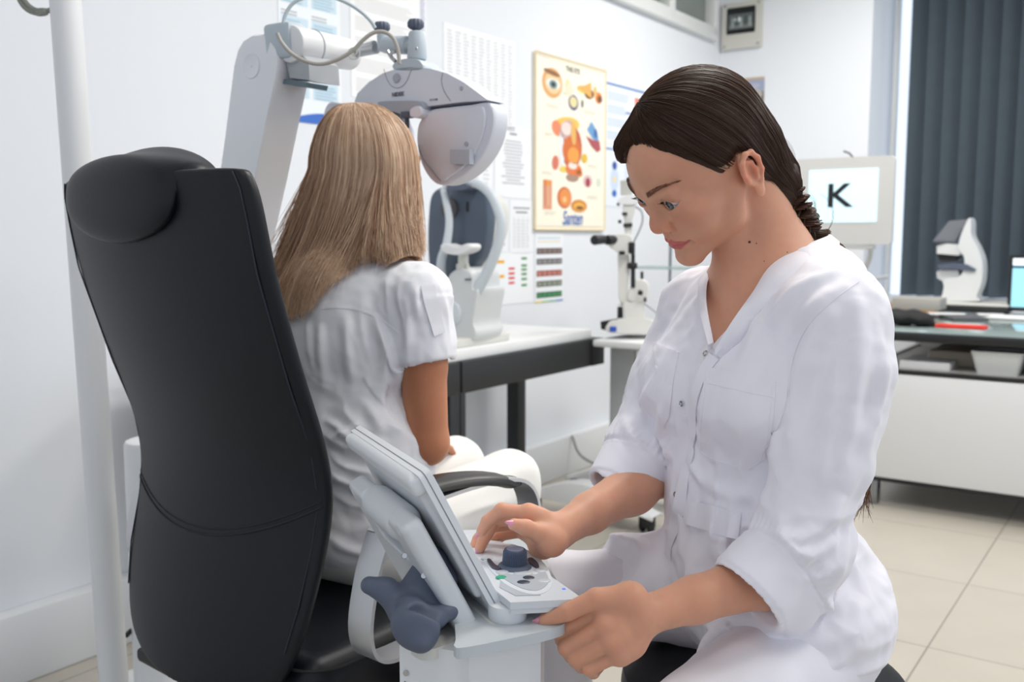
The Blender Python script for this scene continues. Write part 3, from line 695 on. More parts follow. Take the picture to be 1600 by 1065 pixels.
# ---- the slit lamp itself
t = thing('slit_lamp', 'white slit lamp microscope with twin black eyepieces on wheeled table', 'microscope', P(985, 520, 3.8))
YS = 3.80
def S(px, py, dy=0.0): return P(px, py, YS+dy)
M_SL = mat('ivory_enamel', (222, 221, 216), .35)
def sl(name, pts, d0, d1, m, parent=None, ins=.06, smooth=True): return slab_px(G(), pts, d0, d1, ins, fn=S, smooth=smooth).done(name, m, parent or t)
bs = sl('base', [(948, 508), (958, 500), (1000, 497), (1020, 500), (1026, 510), (1022, 518), (990, 521), (955, 520), (946, 515)], -.06, .14, M_SL)
G().box((.026, .004, .020), frame(S(958, 514, -.066), (1, 0, 0)), bevel=.001).done('blue_badge', mat('badge_blue', (40, 80, 180), .4), bs)
sl('side_rail', [(938, 502), (965, 497), (968, 501), (948, 508), (946, 516), (939, 514)], .0, .10, M_BLACK, smooth=False)
g = G(); g.cyl(S(969, 497), S(969, 479), .012, .011, bev=.004); g.done('joystick', M_BLACK, t)
g = G(); g.cyl(S(969, 479), S(969, 474), .011, .009, bev=.003); g.done('joystick_cap', M_WHITE, t)
sl('carriage', [(974, 472), (1006, 472), (1008, 497), (976, 499)], -.03, .08, M_SL, smooth=False)
sl('microscope_arm', [(966, 394), (982, 394), (984, 420), (982, 455), (990, 466), (988, 476), (975, 476), (967, 466), (966, 430)], -.02, .03, M_SL, ins=.1)
sl('lamp_arm', [(990, 440), (1004, 436), (1014, 445), (1012, 466), (996, 474), (980, 466)], -.03, .04, M_SL, ins=.1)
h = sl('microscope_head', [(948, 372), (962, 366), (984, 366), (990, 380), (986, 394), (974, 400), (964, 394), (950, 383)], -.05, .05, M_SL, ins=.08)
for (x, d) in ((928, -.04), (948, .02)):
    G().cyl(S(x, 375, -.10+d), S(x+16, 374, -.04+d), .019, .017, bev=.005).done('eyepiece', M_BLACK, h)
G().cyl(S(972, 392, -.06), S(972, 398, -.06), .012, bev=.003).done('control_knob', M_BLACK, t)
G().cyl(S(987, 378, -.05), S(987, 396, -.05), .013, bev=.004).done('control_knob', M_BLACK, t)
G().cyl(S(989, 396, -.04), S(989, 412, -.04), .008).done('control_knob', M_BLACK, t)
G().cyl(S(988, 410, -.03), S(988, 420, -.03), .020, bev=.006).done('control_knob', M_BLACK, t)
G().cyl(S(989, 420, -.03), S(989, 449, -.03), .009).done('control_knob', M_BLACK, t)
G().cyl(S(1003, 424, .02), S(1003, 442, .02), .006).done('control_knob', M_BLACK, t)
G().cyl(S(997, 456, -.06), S(1004, 458, -.06), .010, bev=.003).done('control_knob', M_BLACK, t)
G().cyl(S(1006, 468, -.05), S(1010, 468, -.05), .010, bev=.003).done('control_knob', M_BLACK, t)
G().cyl(S(1004, 474, 0), S(1004, 498, 0), .006).done('control_knob', M_BLACK, t)
sl('lamp_housing', [(976, 316), (992, 316), (992, 330), (988, 345), (987, 366), (977, 366), (975, 345), (973, 330)], -.02, .03, M_SL, ins=.1)
sl('lamp_cap', [(966, 318), (970, 308), (984, 304), (996, 308), (998, 316), (990, 320)], -.03, .04, M_WHITE, ins=.1)
g = G(); g.cyl(S(974, 352, -.03), S(988, 351, -.03), .008, bev=.003).cyl(S(966, 346, -.02), S(971, 346, -.02), .007, bev=.002).cyl(S(964, 319, -.02), S(968, 319, -.02), .006, bev=.002).cyl(S(972, 334, -.03), S(980, 334, -.03), .006)
g.done('filter_lever', M_DGREY, t)
sl('lamp_box', [(969, 282), (986, 280), (988, 304), (970, 305)], .0, .05, mat('grey_lamp_box', (190, 190, 184), .5), smooth=False)
g = G(); g.tube([S(*p) for p in sp2([(992, 322), (1002, 330), (1004, 345), (998, 362), (990, 378)], 6, False)], .0035, 8); g.done('cable', mat('grey_cable', (150, 152, 152), .5), t)
g = G(); g.tube([S(*p) for p in sp2([(1000, 470), (1012, 478), (1028, 490), (1050, 505)], 5, False)], .003, 8); g.done('cable', mat('grey_cable', (150, 152, 152), .5), t)
# ---- thin glass rack behind
t = thing('glass_rack', 'thin steel stand with small glass shelf beside the slit lamp', 'stand', P(1046, 520, 4.3))
g = G(); p = P(1046, 470, 4.35); g.cyl((p.x, p.y, 0.0), (p.x, p.y, 1.30), .007); g.cyl((p.x, p.y, 0), (p.x, p.y, .02), .12, bev=.006); g.done('pole', mat('brushed_steel', (150, 154, 158), .3, 1.0), t)
g = G(); g.box((.30, .16, .008), frame((p.x+.01, p.y, P(1030, 418, 4.35).z), SV), bevel=.002); g.done('shelf', mat('green_tinted_glass', (190, 208, 208), .15, alpha=.7), t)
# ---- cable on the floor against the duct
g = G(); g.tube(spline([R(3.92, 2.39, .19), R(3.90, 2.32, .10), R(3.86, 2.12, .06), R(3.80, 1.95, .05), R(3.70, 1.86, .09)], 6), .006, 8)
tag(g.done('power_cable', mat('grey_cable', (150, 152, 152), .5)), 'grey power cable running from wall duct to the wheeled table base', 'cable')
# ---- letter monitor
MK = frame(P(1320, 312, 4.55), (P(1399, 236, 4.40)-P(1241, 253, 4.66)).normalized())
t = thing('chart_monitor', 'light grey wall monitor showing one black letter K', 'monitor', MK.translation)
u0 = P(1399, 236, 4.40); u1 = P(1241, 255, 4.66); l0 = P(1399, 376, 4.40); xw = (u0-u1); xw.z = 0; wK = xw.length; hK = u0.z-l0.z
MK = frame((u0+u1)/2-Vector((0, 0, hK/2)), xw)
MKp = MK @ Matrix(((1, 0, 0, 0), (0, 0, -1, 0), (0, 1, 0, 0), (0, 0, 0, 1)))      # xy = screen, z towards the viewer
G().prism(rrect(wK, hK, .02, 5), .035, MKp, bevel=.006, z0=-.035).done('monitor_case', mat('putty_plastic', (214, 214, 212), .45), t)
sw, sh, sx, sy = wK*.69, hK*.61, wK*.005, hK*.06
scr = G().prism(rrect(sw, sh, .004, 3, sx, sy), .002, MKp).done('screen', mat('lit_screen', (214, 242, 250), .3, emit=(206, 240, 250), estr=.45), t)
text('letter', 'K', sh*.62, MKp @ Matrix.Translation((sx-wK*.035, sy-sh*.20, .003)) @ Matrix.Diagonal((1.2, 1, 1, 1)), mat('screen_black', (20, 26, 34), .4), scr, align='CENTER', bold=.003)
g = G(); g.tube([MKp @ Vector(q) for q in ((.04, hK/2-.002, -.02), (.02, hK/2+.02, -.02), (-.005, hK/2+.03, -.02))], .004, 8); g.done('top_clip', M_DGREY, t)
g = G(); g.tube(spline([MKp @ Vector((.12, -hK/2+.03, -.05)), MKp @ Vector((.12, -hK/2-.05, -.08)), MKp @ Vector((.07, -hK/2-.13, -.15)), MKp @ Vector((-.03, -hK/2-.19, -.35)), MKp @ Vector((-.08, -hK/2-.2, -.8)), MKp @ Vector((-.1, -hK/2-.2, -1.38))], 6), .012, 10)
g.box((.26, .02, .05), MKp, (0.02, -hK/2-.012, -.03), bevel=.004); g.done('wall_arm', mat('putty_plastic', (214, 214, 212), .45), t)
# ---- desk
ds0, ds1 = 4.21, 5.55; dv0, dv1 = -0.9, 1.12
t = thing('office_desk', 'white fronted office desk with black edged glass top by the blinds', 'desk', R(4.8, .1, 0))
g = G(); gbox(g, ds0, ds1, dv0, dv1, .715, .75, .004); g.done('desk_top', mat('black_desk_laminate', (30, 30, 32), .4), t)
g = G(); gbox(g, ds0+.012, ds1-.01, dv0, dv1-.01, .7505, .757, .002); g.done('glass_cover', mat('green_desk_glass', (150, 166, 164), .12, coat=.5), t)
fr = G(); gbox(fr, ds0+.0, ds0+.022, dv0, dv1, .125, .575, .002); fr.done('front_panel', M_WHITE, t)
g = G(); gbox(g, ds0-.002, ds0+.03, dv0, dv1, .576, .592, .002); gbox(g, ds0-.002, ds0+.03, dv0, dv1, .108, .124, .002); g.done('panel_edge', M_BLACK, t)
g = G(); gbox(g, ds0+.02, ds1-.3, dv0, dv1, .578, .592, .002); g.done('open_shelf', mat('grey_laminate', (190, 188, 184), .5), t)
g = G(); gbox(g, ds0+.01, ds1-.3, dv1-.02, dv1, .12, .60, .002); g.done('side_panel', M_WHITE, t)
g = G(); gbox(g, ds1-.32, ds1-.3, dv0, dv1, .12, .715, .002); g.done('back_panel', mat('grey_laminate', (190, 188, 184), .5), t)
for (s, v) in ((ds0+.04, dv1-.06), (ds1-.34, dv1-.06), (ds0+.04, dv0+.06), (ds1-.34, dv0+.06), (ds0+.04, .1)):
    g = G(); gbox(g, s-.028, s+.028, v-.028, v+.028, 0, .12, .003); g.done('foot', mat('brushed_steel', (150, 154, 158), .3, 1.0), t)
for v in (dv1-.05, .42):
    g = G(); gbox(g, ds0+.05, ds0+.07, v-.01, v+.01, .592, .715, .002); g.done('shelf_post', mat('brushed_steel', (150, 154, 158), .3, 1.0), t)
# things in the open shelf
g = G(); gbox(g, 4.29, 4.55, .78, .98, .592, .625, .003); tag(g.done('paper_stack', mat('paper_white', (236, 236, 236), .7)), 'low white paper stack in the open shelf under the desk top', 'papers')
g = G(); gbox(g, 4.45, 4.8, .55, .90, .592, .66, .01); tag(g.done('document_tray', mat('beige_plastic', (186, 176, 158), .5)), 'beige flat tray in open shelf under the desk top', 'tray')
g = G(); M = frame(R(4.33, .60, .593), SU); g.loft([[M @ Vector((x*k, y*k, z)) for x, y in rrect(.16, .20, .02)] for z, k in ((0, .75), (.085, .97), (.095, 1.0), (.095, .94), (.09, .9))]); tag(g.done('plastic_tub', mat('white_tub_plastic', (214, 216, 214), .35)), 'small white open plastic tub in the shelf below the red folder', 'container')
g = G(); gbox(g, 4.45, 4.85, .12, .42, .592, .67, .01); tag(g.done('storage_box', mat('taupe_plastic', (160, 152, 144), .5)), 'dull grey box at right end of the open desk shelf', 'box')
# things on the desk
zt = .757
def onz(px, py, z=zt): return PZ(px, py, z)
def flatbox(name, label, cat, px, py, w, d, h, m, rot=0.0, bevel=.002, z=zt):
    c = onz(px, py, z); M = frame((c.x, c.y, z+h/2+.0003), SV*-math.cos(rot)+SU*math.sin(rot))
    return tag(G().box((w, d, h), M, bevel=min(bevel, h*.3)).done(name, m), label, cat)
flatbox('folder', 'flat bright red folder lying near the front edge of the desk', 'folder', 1502, 512, .20, .09, .012, mat('folder_red', (226, 52, 40), .5))
flatbox('notebook', 'thin dark grey notebook lying behind the red folder on desk', 'notebook', 1505, 498, .16, .22, .012, mat('notebook_grey', (86, 88, 92), .55), .5)
flatbox('paper_sheet', 'white loose papers between pouch and dark notebook on the desk', 'paper', 1476, 492, .18, .2, .006, mat('paper_white', (236, 236, 236), .7), .1)
flatbox('paper_sheet', 'white papers in front of the laptop at the picture edge', 'paper', 1585, 497, .21, .2, .008, mat('paper_white', (236, 236, 236), .7), -.1)
flatbox('paper_sheet', 'small white slip between cream instrument tray and laptop', 'paper', 1548, 492, .12, .1, .005, mat('paper_white', (236, 236, 236), .7), .3)
o = flatbox('cardboard_box', 'low tan cardboard box at the left back of the desk', 'box', 1424, 486, .26, .22, .04, mat('cardboard_tan', (176, 142, 104), .7))
flatbox('box_file', 'grey box standing on the tan cardboard box by window', 'box', 1436, 482, .22, .16, .055, mat('grey_board', (172, 168, 162), .6), z=zt+.04)
flatbox('paper_sheet', 'folded white paper left of the black pouch on desk', 'paper', 1392, 494, .12, .1, .012, mat('paper_white', (236, 236, 236), .7), .2)
c = onz(1412, 508); M = frame((c.x, c.y, zt), -SV)
g = G(); rings = []
for k in range(15):
    tt = k/14; x = -.135+.27*tt; e = (1-abs(2*tt-1)**3.5)**.5
    rings.append([M @ Vector((x+.004*math.sin(9*a), .07*e*math.cos(a)+.002, max(0.0008, .036*e*(1+.12*math.sin(7*tt*PI))+.036*e*math.sin(a)))) for a in [2*PI*i/18 for i in range(18)]])
g.loft(rings)
pch = tag(g.done('pouch', mat('black_nylon', (22, 22, 24), .75, bump=.2, bscale=200)), 'soft black zipped pouch lying on the left end of desk', 'pouch')
# lens measuring instrument on a dark tray
LM = frame(onz(1502, 485, zt), -SV)
t = thing('lensmeter_tray', 'flat black edged tray under the white lens measuring instrument', 'tray', LM.translation)
G().box((.50, .36, .03), LM, (0, .0, .022), bevel=.004).done('tray_body', M_BLACK, t); G().box((.50, .355, .012), LM, (0, 0, .044), bevel=.004).done('tray_surface', M_GREYP, t)
for (x, y) in ((-.2, -.14), (.2, -.14), (-.2, .14), (.2, .14)): G().cyl(LM @ Vector((x, y, 0)), LM @ Vector((x, y, .01)), .012).done('foot', M_RUB, t)
t = thing('lensmeter', 'white lens measuring instrument with tilted grey screen in front of the blinds', 'eye instrument', LM @ Vector((0, 0, .05)))
def LP(px, py, dy=0.0):
    n = LM.to_3x3() @ Vector((0, 1, 0)); r = ray(px, py); return CO+r*((LM.translation-CO).dot(n)/r.dot(n))+n*dy
def lp(name, pts, d0, d1, m, smooth=True, ins=.05): return slab_px(G(), pts, d0, d1, ins, fn=LP, smooth=smooth).done(name, m, t)
mW = mat('lensmeter_white', (222, 224, 225), .35)
lp('stand_body', [(1516, 342), (1521, 346), (1522, 368), (1532, 388), (1539, 410), (1538, 440), (1530, 462), (1532, 470), (1465, 470), (1474, 464), (1478, 448), (1478, 436), (1502, 432), (1510, 418), (1510, 400), (1502, 388), (1504, 370)], -.07, .08, mW, ins=.03)
lp('upper_arm', [(1466, 384), (1480, 380), (1502, 382), (1510, 396), (1500, 399), (1466, 396)], -.05, .05, mW, False)
lp('lens_stop', [(1466, 397), (1500, 393), (1502, 400), (1494, 407), (1470, 407)], -.035, .035, M_BLACK, False)
lp('lens_table', [(1469, 413), (1488, 410), (1515, 412), (1530, 420), (1526, 424), (1500, 420), (1470, 420)], -.08, .06, M_SLATE, False)
lp('lower_arm', [(1466, 424), (1472, 421), (1500, 421), (1505, 440), (1478, 440), (1467, 434)], -.05, .05, mW, False)
q = [LP(1484, 345, -.02), LP(1514, 342, .02), LP(1494, 378, -.04), LP(1463, 376, -.08)]
g = G(); n = (q[1]-q[0]).cross(q[3]-q[0]).normalized(); n = n if n.y < 0 else -n
g.loft([[v+n*.0 for v in q], [v-n*.02 for v in q]]); g.done('display_frame', mat('slate_display', (100, 102, 112), .4), t)
ce = sum(q, Vector())/4; g = G(); g.loft([[ce+(v-ce)*.84+n*.002 for v in q], [ce+(v-ce)*.84-n*.001 for v in q]]); g.done('display_screen', mat('dark_display', (112, 116, 122), .15), t)
# laptop at the right frame edge
q = onz(1600, 492); ML = frame(q, -SV)
t = thing('computer_monitor', 'black edged monitor with light blue screen at the right picture edge', 'monitor', q)
MLp = ML @ Matrix(((1, 0, 0, 0), (0, 0, -1, 0), (0, 1, 0, 0), (0, 0, 0, 1)))
G().prism(rrect(.42, .28, .008, 3, .133, .16), .02, MLp, bevel=.003).done('monitor_case', M_BLACK, t)
sc = G().prism([(-.06, .04), (.327, .04), (.327, .285), (-.06, .285)], .001, MLp, z0=.0205).done('screen', mat('window_screen', (150, 205, 222), .3, emit=(140, 205, 226), estr=.6), t)
fl = Flat(MLp @ Matrix.Translation((0, 0, .0217))); fl.rect(-.06, .25, .387, .035, (225, 236, 240), 1).rect(-.06, .236, .387, .012, (40, 60, 80), 1)
for i in range(4): fl.rect(.0+.07*i, .10, .05, .08, (230, 240, 244), 1)
fl.done('screen_window', sc, mat('screen_print', (255, 255, 255), .4, attr='col', emit=(255, 255, 255), estr=.55))
G().box((.2, .14, .012), ML, (.13, .0, .0065), bevel=.003).cyl(ML @ Vector((.13, .03, .01)), ML @ Vector((.13, .03, .1)), .015).done('stand', M_BLACK, t)
# ================================================================== FOREGROUND EQUIPMENT
# ---- tall white pipe with cable loops
t = thing('standing_pipe', 'tall white round pipe rising in front of the left wall', 'pipe', P(150, 700, 1.9)*1.0)
a, b = P(102, 0, 1.9), P(178, 1065, 1.9); d = (a-b).normalized()
g = G(); g.cyl(b-d*(b.z/d.z-.002), b+d*((2.899-b.z)/d.z), .0285, seg=40); g.done('pipe_tube', M_WHITE, t)
b0 = b-d*(b.z/d.z-.001); g = G(); g.cyl((b0.x, b0.y, .001), (b0.x, b0.y, .03), .06, bev=.006); g.done('base_flange', M_WHITE, t)
g = G()
for k in (0, 1):
    g.tube([P(x+k*6, y-k*3, 1.93) for x, y in sp2([(30, -60), (29, -10), (34, 6), (46, 17), (62, 21), (76, 17), (92, 12)], 6, False)], .0048, 8)
g.tube([P(x, y, 1.93) for x, y in ((64, 15), (66, 23))], .012, 8)
tag(g.done('cable_bundle', mat('olive_grey_cable', (140, 142, 132), .55)), 'grey looped cables hanging beside the white pipe at top left', 'cable')
# ---- examination arm: column, tilting arm, horizontal cylinder, cables
s0 = 1.30
def AR(px, py, d=0.0): return PS(px, py, s0)+SU*d
def ar_slab(g, pts, d0, d1, inset=.04, smooth=False, n=5): return slab_px(g, pts, d0, d1, inset, fn=AR, smooth=smooth, n=n)
M_ARM = mat('arm_enamel', (236, 238, 242), .4)
t = thing('examination_arm', 'white jointed instrument arm leaning behind the black chair', 'instrument arm', (AR(215, 900).x, AR(215, 900).y, 0))
arm = [(215, 860), (335, 330), (352, 210), (366, 100), (372, 76), (380, 62), (394, 53), (410, 52), (422, 60), (430, 74), (434, 92), (431, 118), (420, 170), (398, 280), (372, 400), (275, 860)]
am = ar_slab(G(), arm, 0, .085, .02).done('upright_arm', M_ARM, t)
g = G(); q = AR(393, 103, -.0005); n = -SU; MQ = zframe(q, q+n)
g.lathe([(0, .0), (.0215, .0), (.0235, .0012), (.0245, 0)], MQ, 40); g.lathe([(0, .0015), (.002, .0015), (.002, 0)], MQ, 12); g.done('joint_cap', M_ARM, am)
g = G(); ar_slab(g, [(432, 84), (456, 80), (470, 92), (472, 124), (440, 120)], .02, .10, .03); g.done('hinge_block', mat('mid_grey_plastic', (176, 180, 184), .45), t)  # hinge block in one even mid grey, darker than the arm enamel
g = G(); ar_slab(g, [(433, 121), (471, 127), (469, 135), (431, 129)], .018, .07, .01); g.done('hinge_gap', mat('teal_grey_metal', (96, 116, 124), .35), t)
q0 = AR(222, 900, .04); g = G()
g.cyl((q0.x, q0.y, .02), (q0.x, q0.y, AR(215, 690).z), .062, seg=48, bev=.012); g.done('column', M_WHITE, t)
g = G(); g.cyl((q0.x, q0.y, .001), (q0.x, q0.y, .03), .22, bev=.008); g.done('base_plate', M_WHITE, t)
G().cyl(q0+Vector((-.064, -.01, 0))+Vector((0, 0, P(205, 1050, 2.0).z-q0.z)), q0+Vector((-.064, -.04, 0))+Vector((0, 0, P(205, 1050, 2.0).z-q0.z)), .006, bev=.002).done('lock_screw', M_BLACK, t)
ca, cb_ = P(452, 68, 1.90), P(549, 86, 2.06)
g = G(); g.cyl(ca, cb_, .036, .031, seg=40, bev=.006); cy = g.done('spring_cylinder', M_WHITE, t)
g = G(); dd = (cb_-ca).normalized(); g.cyl(ca+dd*.062, ca+dd*.0635, .0362, .0362, seg=40); g.done('cylinder_seam', mat('seam_grey', (180, 182, 186), .5), cy)
G().cyl(ca-dd*.001+Vector((-.004, 0, .008)), ca-dd*.003+Vector((-.004, 0, .008)), .006).done('end_screw', M_STEEL, cy)
g = G(); g.box((.05, .07, .07), frame(P(445, 66, 1.93), dd), bevel=.01); g.done('cylinder_bracket', mat('blue_grey_plastic', (190, 200, 208), .4), t)
def head_pt(px, py, d=0.0): return PS(px, py, 1.46)+SU*d
M_BG = mat('blue_grey_plastic', (190, 200, 208), .4)
g = G(); g.cyl(P(548, 84, 2.05), head_pt(588, 76), .010); g.cyl(P(556, 76, 2.05), head_pt(585, 68), .006); g.done('link_rod', mat('satin_grey_metal', (170, 174, 178), .35, .6), t)
# ---- testing head (phoropter) hanging in front of the patient
t = thing('testing_head', 'grey lens testing head hanging before the blonde patient', 'eye instrument', head_pt(640, 100))
def HP(px, py, d=0.0): return PS(px, py, 1.44)+SU*d
def hslab(pts, d0, d1, inset, m, name, parent=None, smooth=True, n=5): return slab_px(G(), pts, d0, d1, inset, fn=HP, smooth=smooth, n=n).done(name, m, parent or t)
dome = [(545, 166), (556, 146), (574, 128), (596, 114), (620, 106), (645, 103), (672, 106), (700, 114), (726, 128), (748, 144), (764, 156), (740, 157), (705, 160), (672, 165), (656, 172), (634, 176), (612, 170), (590, 164)]
br_ = slab_px(G(), [(545, 178)]+dome[1:11]+[(764, 157), (720, 160), (672, 166), (650, 168), (600, 168)], 0, .055, .03, fn=HP, smooth=False).done('bracket_cover', M_BPLASTIC, t)
def lathe_at(name, px, py, prof, m, parent, d=-.0006, seg=28, fn=HP): q = fn(px, py, d); return G().lathe(prof, zframe(q, q-SU), seg).done(name, m, parent)
lathe_at('adjust_dimple', 620, 122, [(0, .002), (.005, .0035), (.008, .003), (.0095, 0)], mat('dimple_grey', (176, 180, 190), .35), br_)
lathe_at('screw_cap', 721, 138, [(0, .0012), (.0035, .0012), (.004, 0)], mat('dimple_grey', (176, 180, 190), .35), br_)
g = G(); g.tube([HP(x, y, -.0004) for x, y in sp2([(600, 108), (605, 124), (613, 135), (624, 137), (635, 128), (644, 106)], 5, False)], .0006, 5); g.done('cover_seam', mat('seam_dark', (130, 134, 142), .5), br_); g = G(); g.tube([HP(x, y, -.0004) for x, y in sp2([(692, 114), (690, 126), (694, 142), (704, 158)], 5, False)], .0006, 5)
g.done('cover_seam', mat('seam_dark', (130, 134, 142), .5), br_)
def mtext(px, py, fn=HP, d=-.0012):
    o = fn(px, py, d); x = -SV; y = Vector((0, 0, 1)); n = -SU; M = Matrix.Identity(4)
    for i in range(3): M[i][0] = x[i]; M[i][1] = y[i]; M[i][2] = n[i]; M[i][3] = o[i]
    return M
text('maker_lettering', 'NIDEK', .0105, mtext(613, 151), mat('letter_grey', (110, 114, 126), .5), br_, depth=.0004, bold=.0004)
text('model_lettering', 'RT-5100', .0055, mtext(672, 158), mat('letter_grey', (110, 114, 126), .5), br_, depth=.0003)
hslab([(596, 160), (640, 158), (664, 160), (668, 172), (655, 184), (640, 182), (622, 176), (604, 170)], -.012, .05, .05, mat('cool_grey_plastic', (166, 170, 180), .42), 'centre_block')
g = G(); g.cyl(HP(636, 178, .0), HP(636, 200, .0), .0045); g.box((.02, .02, .012), frame(HP(640, 180, -.006), -SV), bevel=.002); g.done('nose_rod', M_SLATE, t)
hslab([(652, 172), (664, 167), (670, 178), (664, 185), (652, 183)], -.02, .03, .06, M_BPLASTIC, 'level_block')
disc = [(670, 171), (700, 166), (735, 162), (757, 158), (766, 164), (770, 178), (769, 200), (762, 224), (750, 246), (733, 266), (714, 280), (694, 288), (678, 287), (664, 273), (654, 252), (649, 230), (648, 208), (653, 188)]
dk = hslab(disc, .004, .050, .05, M_BPLASTIC, 'lens_disc', n=4)
hslab([(668, 176), (700, 171), (735, 167), (752, 165), (758, 178), (757, 198), (751, 220), (740, 242), (722, 262), (704, 275), (692, 282), (676, 268), (662, 250), (655, 228), (653, 206), (658, 188)], -.002, .02, .02, M_BPLASTIC, 'disc_cover', dk, n=4)
g = G(); g.tube([HP(x, y, -.003) for x, y in sp2([(655, 226), (662, 247), (674, 263), (690, 283)], 5, False)], .0008, 6); g.done('cover_seam', mat('seam_dark', (130, 134, 142), .5), dk)
lathe_at('lens_knob', 730, 225, [(0, .002), (.004, .002), (.0045, 0)], mat('dimple_grey', (176, 180, 190), .35), dk, d=-.0025)
g = G(); slab_px(g, [(710, 234), (741, 234), (741, 257), (710, 257)], -.014, .0, .02, fn=HP, smooth=False); g.done('lever_box', mat('lever_grey', (184, 190, 200), .4), dk)
g = G(); slab_px(g, [(718, 257), (730, 257), (728, 260), (720, 260)], -.010, -.003, .02, fn=HP, smooth=False); g.done('lever_tab', mat('mid_grey_plastic', (176, 180, 184), .45), dk)
hslab([(672, 163), (757, 154), (757, 159), (672, 168)], .004, .04, .01, M_SLATE, 'slot_gap', smooth=False)
# its twin battery on the far side of the face
mir = [(2*636-x, y) for x, y in disc]
dk2 = hslab(mir[::-1], .004, .050, .05, M_BPLASTIC, 'lens_disc', n=4)
hslab([(612, 104), (618, 96), (634, 91), (654, 93), (662, 104), (655, 110), (620, 110)], .0, .05, .06, M_BG, 'mount_cap')
p0, p1 = HP(641, 92, .02), HP(641, 46, .02); g = G(); g.cyl(p0, p1, .0195, .0165, seg=32, bev=.005); g.done('mount_post', M_BG, t)
lathe_at('post_screw', 651, 76, [(0, .0012), (.0028, .0012), (.003, 0)], M_STEEL, t, d=0.0)
def knob(px, py, r, parent, h=.018):
    q = HP(px, py, .02); g = G(); ring = []
    for z, k in ((0, .62), (.003, .9), (h*.3, 1), (h*.75, 1), (h, .8), (h, 0.3)):
        ring.append([q+Vector((r*k*(1+.05*math.cos(12*a))*math.cos(a), r*k*(1+.05*math.cos(12*a))*math.sin(a), z)) for a in [2*PI*i/72 for i in range(72)]])
    g.loft(ring); g.cyl(q-Vector((0, 0, .008)), q, r*.4); return g.done('tilt_knob', M_SLATE, parent)
knob(639, 43, .0155, t); knob(586, 47, .0155, t)
g = G(); g.cyl(HP(588, 78, .02), HP(588, 50, .02), .011, .013, bev=.004); g.cyl(HP(590, 67, .02), HP(628, 68, .02), .0175, bev=.004); g.cyl(HP(626, 68, .02), HP(636, 68, .02), .012); g.done('swivel_joint', M_BG, t)
g = G(); g.tube([HP(x, y, .0) for x, y in sp2([(606, 80), (612, 90), (618, 96)], 4, False)], .004, 8); g.tube([HP(x, y, .0) for x, y in ((610, 84), (618, 80))], .0035, 8); g.done('spring_clip', M_STEEL, t)
def cable_px(pts, y0, y1, r, label, m):
    q = sp2(pts, 8, False); n = len(q); g = G(); g.tube([P(x, y, y0+(y1-y0)*i/(n-1)) for i, (x, y) in enumerate(q)], r, 10)
    return tag(g.done('cable', m), label, 'cable')
cable_px([(433, 52), (440, 66), (455, 83), (476, 95), (500, 100), (525, 94), (550, 80), (568, 62), (584, 51), (600, 50), (613, 58), (620, 72), (623, 86), (624, 100)], 1.86, 1.86, .0038, 'beige grey cable sagging under the arm cylinder to the testing head', mat('beige_cable', (176, 172, 164), .5))
cable_px([(444, 46), (444, 30), (452, 12), (466, 0), (490, -8), (515, -6), (545, 6), (566, 20), (580, 34), (586, 44)], 1.9, 1.93, .0036, 'pale grey cable arching above the arm cylinder to left knob', mat('pale_cable', (190, 200, 206), .5))
g = G(); q = P(553, 80, 1.86); g.tube([q+Vector((.011*math.cos(a), 0, -.004+.011*math.sin(a))) for a in [2*PI*i/16 for i in range(17)]], .0012, 6); g.tube([q+Vector((.006*math.cos(a), .0, .0+.007*math.sin(a))) for a in [2*PI*i/12 for i in range(13)]], .0016, 6)
tag(g.done('cable_ring', M_GREYP), 'small plastic ring clipping the beige cable to the cylinder', 'clip')
# ---- patient chair
CD = Vector((math.sin(math.radians(40)), math.cos(math.radians(40)), 0)); CR = Vector((CD.y, -CD.x, 0)); CO0 = Vector((-.562, 1.40, 0))
def CH(x, e, z): return CO0 + CR*x + CD*e + Vector((0, 0, z))
t = thing('patient_chair', 'high-backed black leather patient chair with chrome looped arms', 'chair', (CH(0, .35, 0).x, CH(0, .35, 0).y, 0))
zs = [.455, .47, .50, .55, .62, .70, .77, .85, .94, 1.02, 1.10, 1.17, 1.215, 1.235, 1.243]
es = np.interp(zs, [.455, .62, .70, .77, .85, .94, 1.10, 1.24], [.05, .088, .110, .121, .108, .074, .024, 0.0])
hw = np.interp(zs, [.455, .475, .52, .62, .77, .94, 1.10, 1.20, 1.228, 1.243], [.14, .19, .225, .247, .256, .258, .260, .258, .252, .236])
rings = []; NB = 21
def back_rear(x, z):
    """rear surface of the backrest: wraps slightly forward at the sides"""
    e = float(np.interp(z, zs, es)); w = float(np.interp(z, zs, hw)); u = x/w
    return CH(x, e+.030*u*u-.006*(1-u*u), z)
for z, e, w in zip(zs, es, hw):
    edge = 1.0 if z < 1.235 else .4
    rear = [CH(w*u, e+.030*u*u-.006*(1-u*u)*edge, z) for u in np.linspace(-1, 1, NB)]
    rim = [CH(w+.003, e+.030+.010, z)]
    front = [CH(w*u, e+.022+.030*u*u+(.035*(1-u*u)**.5)*edge, z) for u in np.linspace(1, -1, NB)]
    rings.append(rear+rim+front+[CH(-w-.003, e+.040, z)])
bk = G().loft(rings).done('backrest', M_LEATHER, t, angle=80)
sub = bk.modifiers.new('sub', 'SUBSURF'); sub.levels = 2; sub.render_levels = 2
bkb = BVHTree.FromObject(bk, bpy.context.evaluated_depsgraph_get())
def rearhit(x, z):
    h = bkb.ray_cast(CH(x, -.3, z), CD); return h[0]-CD*.0002 if h[0] is not None else None
